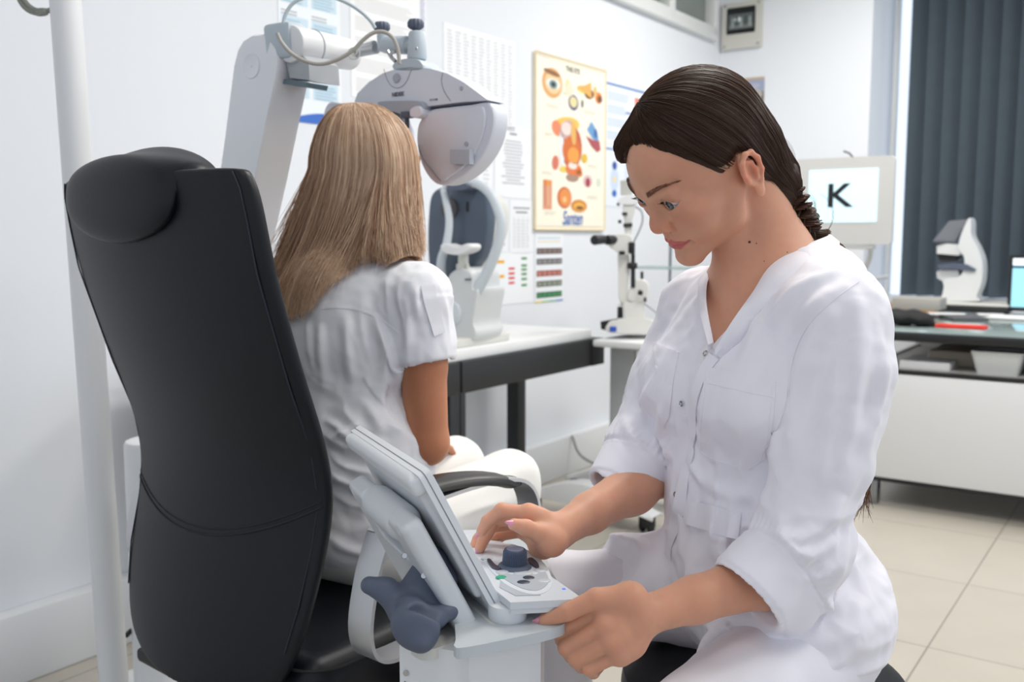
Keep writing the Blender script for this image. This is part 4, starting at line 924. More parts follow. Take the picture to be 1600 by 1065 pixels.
for du in (.0, .009):
    q = [rearhit(x, .685+.016*x/.25+.060*(x/.25)**2+du) for x in np.linspace(-.252, .252, 60)]; q = [p for p in q if p is not None]
    G().tube(q, .0012 if du else .0018, 6).done('seam', mat('stitch_black', (12, 12, 14), .6), bk)
g = G(); g.tube([CH(float(np.interp(z, zs, hw))*.955, float(np.interp(z, zs, es))+.0265, z) for z in np.linspace(.55, 1.235, 60)], .0013, 5); g.done('edge_stitching', mat('stitch_navy', (30, 34, 48), .6), bk)
g = G(); g.tube([CH(-float(np.interp(z, zs, hw))*.955, float(np.interp(z, zs, es))+.0265, z) for z in np.linspace(.55, 1.235, 60)], .0013, 5); g.done('edge_stitching', mat('stitch_navy', (30, 34, 48), .6), bk)
# headrest pillow folded over the top
sd = Sdf(frame(CH(-.035, 0, 1.202), CR))
sd.ell((.012, .004, .0), (.152, .024, .062), .02).ell((.015, .03, .034), (.172, .034, .026), .03).ell((.01, .07, .0), (.17, .03, .08), .05)
sd.plane((.20, 0, 0), (1, -.2, .35), .02)
hr = sdf_obj('headrest', sd, .004, M_LEATHER, t, 2)
# seat
sd = Sdf(frame(CH(0, .37, .535), CR))
sd.box((0, 0, -.06), (.255, .25, .055), .035, .02).ell((0, -.02, -.03), (.235, .23, .05), .03)
seat = sdf_obj('seat', sd, .006, M_LEATHER, t, 2)
g = G(); g.tube([CH(x, e, .515) for x, e in rrect(.515, .505, .06, 6, 0, .37)]+[CH(*rrect(.515, .505, .06, 6, 0, .37)[0], .515)], .002, 6); g.done('seam', mat('stitch_black', (18, 18, 20), .6), seat)
g = G(); g.box((.50, .50, .025), frame(CH(0, .37, .405), CR), bevel=.008); g.box((.66, .05, .012), frame(CH(0, .33, .425), CR), bevel=.003)
for sx in (.315, -.315): g.box((.03, .05, .11), frame(CH(sx, .33, .48), CR), bevel=.004)
g.done('seat_pan', M_BLACK, t)
g = G(); g.cyl(CH(0, .36, .05), CH(0, .36, .40), .10, seg=40); g.box((.34, .36, .34), frame(CH(0, .36, .22), CR), bevel=.02); g.done('pedestal', M_WHITE, t)
g = G(); g.cyl(CH(0, .36, .001), CH(0, .36, .05), .27, .25, seg=48, bev=.01); g.done('base', M_WHITE, t)
for sx in (.315, -.315):
    loop = spline([(e-.1, z, 0) for e, z in ((.20, .722), (.24, .748), (.32, .757), (.42, .757), (.505, .744), (.543, .70), (.54, .63), (.50, .57), (.40, .545), (.26, .535), (.185, .542), (.162, .585), (.175, .66), (.20, .722))], 6)
    g = G(); rings = []
    for i, q in enumerate(loop):
        a = loop[max(i-1, 0)]; b = loop[min(i+1, len(loop)-1)]; tg = (b-a).normalized(); n = Vector((-tg.y, tg.x, 0))*.003
        rings.append([CH(sx+x, .1+q.x+n.x*k, q.y+n.y*k) for x, k in ((-.024, -1), (.024, -1), (.024, 1), (-.024, 1))])
    lp_ = g.loft(rings).done('armrest_frame', mat('brushed_chrome', (214, 215, 217), .34, .75), t, angle=50)
    rings = []
    for k in range(17):
        u = k/16; e = .085+.335*u; z = .757+.018*math.sin(PI*min(1, u*1.1+.05))**.6-.018*u*u; w = .028*(1-abs(2*u-1)**4)**.5+.004; th = .011*(1-abs(2*u-1)**5)**.5+.002
        rings.append([CH(sx+w*math.cos(a), .1+e, z+th*math.sin(a)*(1 if math.sin(a) > 0 else .8)) for a in [2*PI*i/20 for i in range(20)]])
    G().loft(rings).done('armrest_pad', mat('armrest_black', (36, 35, 36), .38), t)
# ---- control console
B0 = P(671, 737, 1.003); ex = Vector((.424, -.906, 0)).normalized(); dn = Vector((.48, .056, -.875)).normalized(); nn = ex.cross(dn).normalized()
if nn.x < 0: nn = -nn
dn = nn.cross(ex).normalized(); dn = dn if dn.z < 0 else -dn
def MN(x, y, z=0.0): return B0 + ex*x + dn*y + nn*z          # x: 0 near .. -.276 far; y down the slope; z towards the screen side
MM = Matrix.Identity(4)
for i in range(3): MM[i][0] = -ex[i]; MM[i][1] = -dn[i]; MM[i][2] = nn[i]; MM[i][3] = B0[i]
t = thing('control_console', 'light grey control console with folding screen and round dial', 'console', PZ(740, 985, .70))
c = G().prism(rrect(.272, .196, .008, 4, .138, -.096), .014, MM, bevel=.003, z0=-.012).done('screen_housing', M_WPLASTIC, t)
G().prism(rrect(.262, .165, .004, 3, .138, -.09), .001, MM, z0=.0022).done('screen', mat('console_screen', (180, 200, 220), .2, emit=(190, 205, 220), estr=.4), c)
g = G(); g.prism(rrect(.2725, .1965, .008, 4, .138, -.096), .0012, MM, z0=-.0062); g.done('case_seam', mat('seam_dark', (130, 134, 142), .5), c)
# rear bulge along the top edge and the tapering back
sd = Sdf(MM)
sd.box((.138, -.011, -.015), (.132, .011, .010), .006, .004).box((.138, -.085, -.012), (.120, .085, .006), .004, .006)
sdf_obj('rear_cover', sd, .0025, M_WPLASTIC, t, 2)
sd = Sdf(MM)
sd.box((.118, -.127, -.043), (.110, .086, .013), .008, .004).box((.115, -.055, -.045), (.052, .05, .05), .012, .002, 's')
sd.cone((.160, -.062, -.040), (.070, -.062, -.040), .021, .021, .0015)
for yy in range(7): sd.box((.125+.007*yy, -.098, -.059), (.0018, .006, .004), .001, .001, 's')
for x in (.215, .03): sd.ball((x, -.05, -.060), .007, .002, 's')
sdf_obj('hinge_body', sd, .002, mat('hinge_grey_plastic', (214, 217, 220), .42, bump=.04, bscale=600), t, 2)
g = G(); g.prism(rrect(.216, .168, .008, 4, .118, -.127), .0012, MM, z0=-.0395); g.done('case_seam', mat('seam_dark', (130, 134, 142), .5), t)
g = G(); g.cyl(MN(.010, .196, -.024), MN(-.15, .196, -.024), .0075, bev=.001); g.done('hinge_pin', M_GREYP, t)
G().cyl(MN(-.0065, .190, -.036), MN(-.02, .190, -.036), .0065).done('pin_socket', M_BLACK, t)
# control panel with the dial
bk0 = PZ(795, 941, .752); pE = PZ(911, 932, .752); aw = Vector((-.424, .906, 0)).normalized()
px_ = (pE-bk0).normalized(); L0 = (pE-bk0).length
MP = frame(bk0, px_)
kk = math.atan2(aw.dot(MP.to_3x3() @ Vector((0, 1, 0))), aw.dot(px_)); sh = math.cos(kk)
def PN(x, y): """x along the near edge (0..L0, negative under the screen), y along the receding edge"""; return (x+y*math.cos(kk), y*math.sin(kk))
out = [PN(.002, 0), PN(L0-.006, 0), PN(L0, .006), PN(L0, .262), PN(L0-.012, .275), PN(.008, .275), PN(.002, .262)]
MPt = MP @ Matrix.Rotation(math.radians(1.5), 4, 'Y')
pan = G().prism(out, .008, MPt, bevel=.003, z0=-.008, seg=3).done('control_panel', mat('panel_white', (216, 219, 224), .4, bump=.03, bscale=600), t)
G().prism([PN(.004, .003), PN(L0-.009, .003), PN(L0-.003, .009), PN(L0-.003, .26), PN(L0-.015, .272), PN(.006, .272)], .007, MPt, bevel=.002, z0=-.0148).done('panel_base', M_WPLASTIC, t)
def onp(px, py):
    n = MPt.to_3x3() @ Vector((0, 0, 1)); r = ray(px, py); v = MPt.inverted() @ (CO+r*((MPt.translation-CO).dot(n)/r.dot(n))); return v.x, v.y
KX, KY = onp(804, 886)
def ppoly(pts): return sp2([onp(x, y) for x, y in pts], 5)
G().prism(ppoly([(755, 868), (780, 905), (815, 925), (845, 928), (862, 915), (858, 893), (842, 872), (820, 858), (790, 850)]), .0008, MPt, z0=.0001).done('dial_field', mat('pale_field', (224, 227, 232), .4), pan)
G().prism(ppoly([(775, 893), (792, 908), (818, 921), (842, 923), (857, 911), (853, 896), (846, 893), (836, 899), (822, 893), (806, 892), (800, 899)]), .0008, MPt, z0=.0008).done('grey_field', mat('mid_grey_field', (184, 190, 196), .4), pan)
G().prism([onp(781, 918), onp(806, 931), onp(845, 930), onp(800, 908), onp(783, 900)], .0007, MPt, z0=.0001).done('lower_grey_field', mat('mid_grey_field', (184, 190, 196), .4), pan)
MKn = MPt @ Matrix.Translation((KX, KY, 0))
dial = G().lathe([(0, .005), (.016, .005), (.0195, .003), (.0208, .001), (.0208, 0)], MKn, 56).done('dial', M_SLATE, t)
rr_ = []
for z, r in ((.003, .0156), (.007, .0147), (.020, .0139), (.0225, .0130), (.0232, .0120)):
    rr_.append([MKn @ Vector((r*(1+(.035 if i % 4 < 2 else -.035)*(z < .022))*math.cos(2*PI*i/176), r*(1+(.035 if i % 4 < 2 else -.035)*(z < .022))*math.sin(2*PI*i/176), z)) for i in range(176)])
G().loft(rr_).done('dial_grip', mat('dial_slate', (70, 80, 100), .5), dial, angle=25)
G().lathe([(0, .0232), (.0075, .0234), (.0098, .0240), (.0105, .0230)], MKn, 40).done('dial_cap', mat('dial_cap', (130, 138, 162), .4), dial)
def button(px, py, a, b, rgb, rot=0.0, h=.0022):
    x, y = onp(px, py); cr, sr = math.cos(rot), math.sin(rot)
    ring = lambda k, z: [MPt @ Vector((x+a*k*math.cos(q)*cr-b*k*math.sin(q)*sr, y+a*k*math.cos(q)*sr+b*k*math.sin(q)*cr, z)) for q in [2*PI*i/28 for i in range(28)]]
    return G().loft([ring(1.0, .0005), ring(1.0, h*.7), ring(.85, h), ring(.4, h*1.05)]).done('button', mat('button_%d_%d_%d' % rgb, rgb, .35), pan)
DK, LT = (62, 68, 84), (200, 203, 206)
for i, (x, y, a, b, c, r) in enumerate(((785, 895, .0075, .0062, LT, 0), (827, 881, .010, .0075, (60, 66, 80), 0), (818, 897, .011, .0045, LT, 0), (844, 892, .0075, .0065, LT, 0), (826, 904, .0072, .0066, DK, 0), (818, 911, .0078, .0066, DK, 0), (850, 908, .0080, .0072, LT, 0), (783, 903, .0065, .0052, (52, 168, 128), 0), (761, 873, .008, .005, LT, 0))):
    if i == 1: continue
    button(x, y, a, b, c, r)
for pts in ([(761, 877), (766, 876), (773, 884), (782, 889), (779, 892), (768, 888)], [(824, 876), (831, 874), (840, 882), (842, 889), (836, 888), (829, 883)]):
    q = ppoly(pts); G().prism(q, .0022, MPt, bevel=.0006, z0=.0006).done('arc_button', mat('button_62_68_84', (62, 68, 84), .35), pan)
x, y = onp(881, 920); G().box((.0035, .0035, .0006), MPt, (x, y, .0004)).done('indicator_mark', mat('indicator_blue', (90, 140, 230), .3, emit=(60, 110, 240), estr=.4), pan)
fx = MPt @ Vector((*PN(.012, .030), -.016)); g = G(); g.cyl(Vector((fx.x, fx.y, .7222)), fx+Vector((0, 0, .006)), .022, .0225, seg=36, bev=.003); g.done('foot', M_WPLASTIC, t)
fx = MPt @ Vector((*PN(.02, .24), -.016)); g = G(); g.cyl(Vector((fx.x, fx.y, .7222)), fx+Vector((0, 0, .006)), .022, .0225, seg=36, bev=.003); g.done('foot', M_WPLASTIC, t)
# slate rubber cradle under the screen
def CQ(px, py, y=1.03): return tuple(P(px, py, y))
sd = Sdf()
sd.cone(CQ(676, 876, 1.065), CQ(650, 948, 1.045), .017, .031, .01).cone(CQ(696, 905, 1.06), CQ(672, 952, 1.05), .014, .024, .016)
sd.ell(CQ(650, 984, .985), (.024, .010, .023), .008).ell(CQ(636, 972, .995), (.018, .010, .019), .010).ell(CQ(664, 980, .988), (.014, .010, .020), .010).cone(CQ(640, 955, 1.01), CQ(658, 1003, .98), .016, .010, .010)
sd.cone(CQ(577, 914, 1.035), CQ(604, 922, 1.035), .010, .012, .006).cone(CQ(604, 922, 1.035), CQ(632, 955, 1.025), .012, .017, .012)
sd.chain([CQ(652, 958, 1.005), CQ(680, 966, 1.01), CQ(702, 953, 1.03), CQ(708, 938, 1.05)], [.012, .010, .009, .007], .010)
sd.ell(CQ(668, 955, .992), (.020, .010, .010), .006, 's')
sdf_obj('cradle', sd, .0018, M_SLATE, t, 2)
for (x, y) in ((632, 868), (662, 899)): q = P(x, y, 1.02); G().lathe([(0, .002), (.003, .002), (.0035, 0)], zframe(q, CO), 12).done('screw', M_STEEL, t)
# ---- pedestal of the console
_w = lambda x, y, z: (PZ(x, y, z).x, PZ(x, y, z).y)
t = thing('console_stand', 'white metal stand cabinet carrying the control console', 'stand', (-.05, 1.2, 0))
fp = [_w(624, 1004, .708), _w(733, 1020, .708), _w(845, 996, .708), (.045, 1.27), (-.10, 1.27)]
g = G(); g.prism([fp[0], fp[1], fp[2], fp[3], fp[4]], .688, Matrix.Translation((0, 0, .02)), bevel=.004); g.done('cabinet', M_WHITE, t)
g = G(); g.prism([(-.12, 1.09), (.03, 1.10), (.03, 1.25), (-.09, 1.25)], .02, Matrix.Translation((0, 0, .0)), bevel=.004); g.done('plinth', M_DGREY, t)
tp = sp2([_w(712, 996, .722), _w(710, 1010, .722), _w(735, 1011, .722), _w(863, 983, .722), _w(884, 966, .722), (.062, 1.12), (.05, 1.20), (.035, 1.33), (-.01, 1.34), (-.06, 1.30), (-.08, 1.20), (-.07, 1.09)], 5)
g = G(); g.prism(tp, .012, Matrix.Translation((0, 0, .711)), bevel=.004); g.done('top_plate', mat('plate_grey', (196, 202, 206), .35), t)
tp = sp2([_w(632, 992, .71), _w(660, 1014, .71), _w(700, 1004, .71), _w(726, 982, .71), (-.05, 1.12), (-.08, 1.2), (-.13, 1.16), (-.13, 1.08)], 6)
g = G(); g.prism(tp, .012, Matrix.Translation((0, 0, .6975)), bevel=.005); g.done('cradle_plate', M_GREYP, t)
M2s = frame(Vector((fp[0][0], fp[0][1], 0)), Vector((fp[1][0]-fp[0][0], fp[1][1]-fp[0][1], 0)))
g = G()
for (x, z) in ((.008, .675), (.060, .655), (.03, .635)):
    G().lathe([(0, .002), (.003, .0018), (.0036, 0)], zframe(M2s @ Vector((x, -.0005, z)), M2s @ Vector((x, -1, z))), 14).done('screw', M_STEEL, t)
g = G(); g.tube([M2s @ Vector((.006, -.0006, .665)), M2s @ Vector((.032, -.0006, .632)), M2s @ Vector((.065, -.0006, .57)), M2s @ Vector((.072, -.0006, .50))], .0008, 5); g.done('panel_seam', M_DGREY, t)
# ---- stool under the doctor
SX, SY = .345, 1.27
t = thing('stool', 'round black leather stool under the seated doctor', 'stool', (SX, SY, 0))
G().lathe([(0, .0), (.14, 0), (.178, .008), (.193, .03), (.190, .05), (.165, .066), (.10, .072), (0, .073)], Matrix.Translation((SX, SY, .500)), 64).done('seat', M_LEATHER, t)
g = G(); g.cyl((SX, SY, .08), (SX, SY, .30), .025); g.cyl((SX, SY, .28), (SX, SY, .50), .016); g.cyl((SX, SY, .48), (SX, SY, .50), .09); g.done('gas_column', M_STEEL, t)
for k in range(5):
    a = 2*PI*k/5+.3; q = Vector((SX+.24*math.cos(a), SY+.24*math.sin(a), 0))
    G().tube([(SX, SY, .105), q+Vector((0, 0, .075))], [.026, .016], 12).done('leg', M_DGREY, t); caster(t, q, .025)
# ================================================================== PEOPLE
def skin_mat(name, rgb):
    m = mat(name, rgb, .48, attr='col', sss=0.006, spec=.35, bump=.05, bscale=900)
    return m
HM = Matrix(((-.3928, -.7728, -.4985, .2523), (.9109, -.2523, -.3265, 1.2391), (.1266, -.5823, .8031, 1.2307), (0, 0, 0, 1)))
for c_ in range(3):
    v_ = Vector((HM[0][c_], HM[1][c_], HM[2][c_])).normalized()
    for r_ in range(3): HM[r_][c_] = v_[r_]
EY, EZ = 75.0, 16.0
# local head frame: x to her right, y forward, z up; origin between the ears. Her left (the side we see) is -x.
def head_sdf(sd, M, ear=True):
    sd.at(M)
    mm = lambda *a: tuple(v/1000 for v in a)
    sd.ell(mm(0, -4, 48), mm(73, 90, 78), .012)                    # cranium
    sd.ell(mm(0, 30, 42), mm(61, 63, 58), .020)                    # forehead
    sd.ell(mm(0, 40, -12), mm(54, 45, 56), .022)                   # face mass
    for s in (-1, 1):
        sd.cone(mm(s*53, 8, -12), mm(s*43, 22, -46), .013, .012, .022)     # ramus
        sd.cone(mm(s*43, 22, -46), mm(s*11, 74, -73.5), .0115, .011, .020)    # jaw line
        sd.ell(mm(s*35, 62, -18), mm(23, 18, 26), .020)                    # cheek
        sd.ell(mm(s*49, 54, -4), mm(14, 22, 10), .018)                      # cheekbone
    sd.ell(mm(0, 73, -40), mm(26, 18.5, 25), .016)                   # muzzle
    sd.ell(mm(0, 80, -71.5), mm(15, 12.5, 12), .014)                   # chin
    for s in (-1, 1):
        sd.ell(mm(s*31, 98, 15), mm(18, 14, 11), .012, 's')                # orbit
        sd.ell(mm(s*32, 70, 14), mm(20, 22, 17), .008)
        sd.cone(mm(s*12, 89, 31), mm(s*42, 82, 34), .0060, .0048, .014)    # brow ridge
        sd.ball(mm(s*32.5, EY-.6, EZ), .0161, .003)                          # lid ball
    sd.cone(mm(0, 86, 24), mm(0, 92, 0), .0060, .0066, .011)       # bridge
    sd.cone(mm(0, 92, 0), mm(0, 97.5, -13), .0066, .0074, .008)
    sd.ball(mm(0, 98.3, -15), .0080, .006)                       # tip
    for s in (-1, 1):
        sd.ell(mm(s*12.2, 90, -18), mm(6.4, 9.0, 7.0), .0035)               # wings
        sd.cone(mm(s*12, 86, -8), mm(s*4, 95.5, -10), .0055, .0065, .008)
        sd.ell(mm(s*6.8, 92.0, -24), mm(3.4, 5.8, 4.4), .002, 's')           # nostril
        sd.cone(mm(s*18.0, 86.8, -23), mm(s*18.6, 87.5, -13), .0014, .0012, .004, 's')
    sd.cone(mm(0, 95, -21), mm(0, 89, -26), .0042, .0045, .004)  # columella
    sd.cone(mm(0, 92, -29), mm(0, 92, -36), .0022, .0022, .006, 's')     # philtrum
    L_ = -6.4
    for s in (-1, 1):
        sd.cone(mm(0, 95.6+L_, -42), mm(s*9, 94.0+L_, -41.3), .0046, .0046, .003)
        sd.cone(mm(s*9, 94.0+L_, -41.3), mm(s*21.5, 82.5+L_*.6, -47.5), .0046, .0020, .004)
        sd.cone(mm(0, 93.4+L_, -51.2), mm(s*9, 92.0+L_, -50.6), .0060, .0054, .004)
        sd.cone(mm(s*9, 92.0+L_, -50.6), mm(s*20.5, 82+L_*.6, -47), .0054, .0022, .004)
        sd.cone(mm(0, 100.6+L_, -47.5), mm(s*12, 97.4+L_, -45.9), .0013, .0013, .0018, 's')
        sd.cone(mm(s*12, 97.4+L_, -45.9), mm(s*22.5, 86+L_*.6, -47.2), .0013, .0012, .0018, 's')
        sd.ell(mm(s*24.5, 83+L_*.6, -47.5), mm(3, 4, 4), .006, 's')
    sd.ell(mm(0, 94, -60.5), mm(16, 6, 4.0), .009, 's')              # hollow above the chin
    for s in (-1, 1):                                              # eyelid opening
        E0 = M @ Matrix.Translation(mm(s*32.5, EY, EZ))
        EI = npv(E0.inverted())
        def slit(p, EI=EI, s=s):
            q = p@EI[:3, :3].T+EI[:3, 3]; x = q[:, 0]*s; z = q[:, 2]
            u = np.clip((x+.0005)/.0162, -1, 1); up = -.0014+.0074*(1-u*u)+.0012*u; lo_ = -.0080+.0054*u*u+.0016*u
            mid = (up+lo_)/2; hh = (up-lo_)/2
            return np.maximum(np.maximum(np.abs(z-mid)-hh, np.abs(x+.0005)-.0160), -q[:, 1])*.8
        sd.custom(slit, M @ Vector(mm(s*32.5, EY+10, EZ-2)), .016, .0010, 's')
        def crease(p, EI=EI, s=s):
            q = p@EI[:3, :3].T+EI[:3, 3]; x = q[:, 0]*s; u = x/.014
            return np.sqrt((q[:, 2]-(.0092-.0056*u*u))**2+(np.linalg.norm(q, axis=1)-.0170)**2)-.0007
        sd.custom(crease, M @ Vector(mm(s*32.5, EY+10, EZ+4)), .016, .0020, 's')
    if ear:
        for s in (-1,):
            EM = M @ Matrix.Translation(mm(s*70, -5, -3)) @ Euler((math.radians(-10), 0, math.radians(s*-24))).to_matrix().to_4x4()
            sd.at(EM)
            f = lambda y, z, x=0: (s*x/1000, y/1000, z/1000)
            sd.ell(f(-3, 6, 3), mm(5, 14, 25), .004)
            sd.ell(f(-1, 3, 11), mm(6, 9, 14), .003, 's')
            helix = [f(10, 2, 4), f(12, 14, 7), f(8, 25, 9), f(-3, 30, 11), f(-13, 25, 13), f(-17, 12, 14), f(-15, -4, 12), f(-9, -15, 8), f(-2, -22, 6)]
            sd.chain([tuple(v) for v in helix], [.0028, .0030, .0032, .0034, .0034, .0034, .0032, .0032, .0036], .003)
            sd.chain([f(0, 22, 7), f(-8, 14, 9), f(-9, 2, 9), f(-5, -8, 8)], [.0022, .0028, .003, .0028], .003)
            sd.ell(f(0, -24, 5), mm(4.5, 8, 9), .005)
            sd.ell(f(9, 0, 4), mm(3, 4, 6), .003)
            sd.at(M)
    return sd
def finger(sd, pts, rs, k=.004):
    sd.cone(pts[0], pts[1], rs[0], rs[1], k)
    for i in range(1, len(pts)-1): sd.cone(pts[i], pts[i+1], rs[i], rs[i+1], .0025)
    return sd
# ---------------------------------------------------------------- doctor
doc = thing('person', 'dark-haired woman in white medical coat looking down, hands at the console', 'person', (SX, SY, .58))
TM_ = lambda p: frame(p, (-.39, .92, 0))
M_SKIN = skin_mat('doctor_skin', (218, 163, 135))
sd = Sdf()
head_sdf(sd, HM)
hp = lambda x, y, z: tuple(HM @ Vector((x/1000, y/1000, z/1000)))
# neck, collar bones and upper chest
NB0 = P(1215, 420, 1.29)
sd.at(Matrix.Identity(4))
sd.cone(hp(0, -34, -14), P(1202, 405, 1.27), .050, .051, .012)
sd.cone(P(1202, 405, 1.27), P(1212, 475, 1.28), .051, .070, .03)
sd.cone(hp(0, 10, -48), P(1165, 430, 1.255), .022, .030, .018)
sd.cone(hp(-32, 5, -38), P(1160, 470, 1.24), .010, .009, .014)            # neck muscle
sd.at(TM_(P(1188, 600, 1.27))).ell((0, -.004, .01), (.156, .104, .176), .04).at(Matrix.Identity(4))
M_TEST = True
# arms and hands (px, py, distance)
def Q(a): return P(*a)
LH = dict(w=(1003, 962, 1.035), e=(1262, 882, 1.125),
          i=[(940, 950, 1.032), (874, 985, 1.040), (879, 1000, 1.066), (896, 1004, 1.084)],
          m=[(946, 976, 1.020), (885, 1011, 1.030), (893, 1024, 1.056), (908, 1020, 1.074)],
          r=[(955, 1001, 1.014), (901, 1030, 1.022), (909, 1040, 1.048), (922, 1034, 1.066)],
          p=[(968, 1021, 1.018), (921, 1044, 1.020), (927, 1050, 1.042), (937, 1042, 1.058)],
          t=[(985, 934, 1.030), (932, 934, 1.024), (888, 955, 1.024), (850, 969, 1.029)], heel=(985, 1002, 1.030))
RH = dict(w=(872, 830, 1.175), e=(1035, 735, 1.37),
          i=[(826, 802, 1.163), (784, 797, 1.165), (762, 814, 1.165), (752, 830, 1.163)],
          m=[(820, 806, 1.186), (774, 812, 1.195), (758, 836, 1.190), (750, 856, 1.182)],
          r=[(818, 816, 1.208), (764, 822, 1.220), (748, 842, 1.215), (740, 856, 1.205)],
          p=[(822, 828, 1.226), (782, 836, 1.240), (766, 848, 1.238), (756, 858, 1.232)],
          t=[(862, 846, 1.150), (842, 833, 1.142), (822, 824, 1.138), (803, 819, 1.136)], heel=(848, 850, 1.175))
def build_hand(sd, H, sc=1.0, thick=1.0):
    w, e = Q(H['w']), Q(H['e'])
    d = (e-w).normalized()
    sd.cone(w, w+d*.07, .0210*sc, .0250*sc, .012).cone(w+d*.07, w+d*.17, .0255*sc, .033*sc, .012).cone(w+d*.17, e, .033*sc, .033*sc, .02)
    M = [Q(H[k][0]) for k in 'imrp']; heel = Q(H['heel'])
    for k, m in enumerate(M):
        a = w*.85+m*.15; rr = [.0125, .0128, .012, .0115][k]*sc*thick
        sd.cone(w+(m-w)*.18, m, .0155*sc, rr*.95, .009)
    for a, b in zip(M, M[1:]): sd.cone(a*.74+w*.26, b*.74+w*.26, .0105*sc, .0105*sc, .009)
    sd.cone(w, heel, .018*sc, .017*sc, .014); sd.cone(heel, M[3], .015*sc, .011*sc, .012)
    for k, r0 in (('i', .0092), ('m', .0095), ('r', .0090), ('p', .0080)):
        p = [Q(x) for x in H[k]]
        sd.ball(p[0], r0*1.30*sc, .006); sd.cone(p[0], p[1], r0*1.06*sc, r0*.97*sc, .0026); sd.cone(p[1], p[2], r0*.98*sc, r0*.9*sc, .0022); sd.cone(p[2], p[3], r0*.9*sc, r0*.72*sc, .0022)
        sd.ball(p[1], r0*1.05*sc, .002)
    p = [Q(x) for x in H['t']]
    sd.cone(w*.6+p[0]*.4, p[0], .017*sc, .016*sc, .010); sd.cone(p[0], p[1], .0155*sc, .0115*sc, .008); sd.cone(p[1], p[2], .0110*sc, .0100*sc, .003); sd.cone(p[2], p[3], .0102*sc, .0075*sc, .003)
    sd.cone(p[0], M[0]*.6+w*.4, .013*sc, .011*sc, .014)
build_hand(sd, LH); build_hand(sd, RH)
SHL, SHR = P(1300, 515, 1.155), P(1100, 500, 1.39)
sd.cone(Q(LH['e']), SHL, .034, .040, .02); sd.cone(Q(RH['e']), SHR, .034, .038, .02)
sd.cone(SHL, P(1215, 490, 1.27), .034, .042, .03).cone(SHR, P(1205, 490, 1.28), .030, .042, .03)
sd.ell(P(1180, 700, 1.27), (.07, .08, .20), .04).ell(P(1210, 930, 1.27), (.10, .12, .10), .05)
NAILS = []
def skin_cols(base, M, nails=(), lips=True):
    b = np.array(s2l(base)); lipc = np.array(s2l((196, 96, 98))); Mi = npv(M.inverted())
    def f(V):
        q = (V@Mi[:3, :3].T+Mi[:3, 3])*1000
        n = vnoise(V*45, 3)[:, None]*.035+vnoise(V*160, 5)[:, None]*.02
        c = b[None, :]*(1+n); c = c*np.array([1, 1, 1])
        def blend(w, col): 
            nonlocal c; w = np.clip(w, 0, 1)[:, None]; c = c*(1-w)+np.array(col)*w
        near = np.linalg.norm(q-np.array([0, 40, 0]), axis=1) < 170
        for s in (-1, 1):
            blend(near*.30*np.exp(-(((q[:, 0]-s*40)/18)**2+((q[:, 1]-72)/26)**2+((q[:, 2]+8)/17)**2)), s2l((214, 122, 104)))
            blend(near*.42*np.exp(-((np.linalg.norm(q-np.array([s*84, -10, 6]), axis=1)/20)**4)), s2l((206, 112, 90)))
            blend(near*.35*np.exp(-(((q[:, 0]-s*33)/15)**2+((q[:, 1]-86)/12)**2+((q[:, 2]-17)/9)**2)**2), s2l((168, 108, 92)))
        blend(near*.28*np.exp(-((np.linalg.norm(q-np.array([0, 102, -17]), axis=1)/15)**2)), s2l((214, 120, 100)))
        if lips:
            u = np.abs(q[:, 0]); top = -37.6-.0085*u*u+1.4*np.exp(-((u-6)/4)**2)-1.2*np.exp(-(u/3)**2); bot = -56.8+.019*u*u
            w = np.clip((top-q[:, 2])/1.2, 0, 1)*np.clip((q[:, 2]-bot)/1.5, 0, 1)*np.clip((22.8-u)/1.5, 0, 1)*(q[:, 1] > 70)
            blend(near*w*.85, lipc)
        for p_, r_ in MOLES:
            blend(np.exp(-(np.linalg.norm(V-np.array(p_), axis=1)/r_)**4)*.95, s2l((70, 44, 36)))
        for (tipd, T, nrm) in nails:
            d = V-np.array(tipd); a = d@np.array(T); u = d@np.array(nrm); sq = np.linalg.norm(d-a[:, None]*np.array(T)-u[:, None]*np.array(nrm), axis=1)
            blend((np.abs(a) < .0085)*(u > .002)*(sq < .0058)*1.0, s2l((232, 150, 168)))
        return c
    return f
# moles on the neck
MOLES = []
V, F = sd.mesh(.0015); V = relax(V, F, 2, .45)
bv = BVHTree.FromPolygons([Vector(v) for v in V], F.tolist())
def hit(px, py):
    r = ray(px, py).normalized(); h = bv.ray_cast(CO, r); return h[0]
for (x, y, r) in ((1171, 378, .0022), (1182, 380, .0010), (1230, 394, .0010), (1194, 408, .0009)):
    h = hit(x, y)
    if h is not None: MOLES.append((h, r))
def nail_list(H, ks, face):
    out = []
    for k in ks:
        p = [Q(x) for x in H[k]]; T = (p[3]-p[2]).normalized(); n = Vector(face[k]); n = (n-T*n.dot(T)).normalized(); out.append((tuple(p[3]-T*.002), tuple(T), tuple(n), k))
    return out
n1 = nail_list(LH, 't', dict(t=(-.1, -.35, .9)))
n2 = nail_list(RH, 'tim', dict(t=(-.1, -.8, .45), i=(-.75, -.65, .2), m=(-.75, -.65, .1)))
MOLE_P, MOLES = MOLES, []
C = skin_cols((218, 163, 135), HM)(V)
body = mk('body', np_mesh('body', V, F, C), M_SKIN, doc)
body['label'] = 'bare face, neck, forearms and hands'
for (h, r) in MOLE_P: G().ell((0, 0, 0), (r*.8, r*.8, r*.4), zframe(h, CO), 12).done('mole', mat('mole_brown', (74, 44, 34), .6), body)
M_NAIL = mat('pink_nail_varnish', (232, 150, 172), .2, coat=.6)
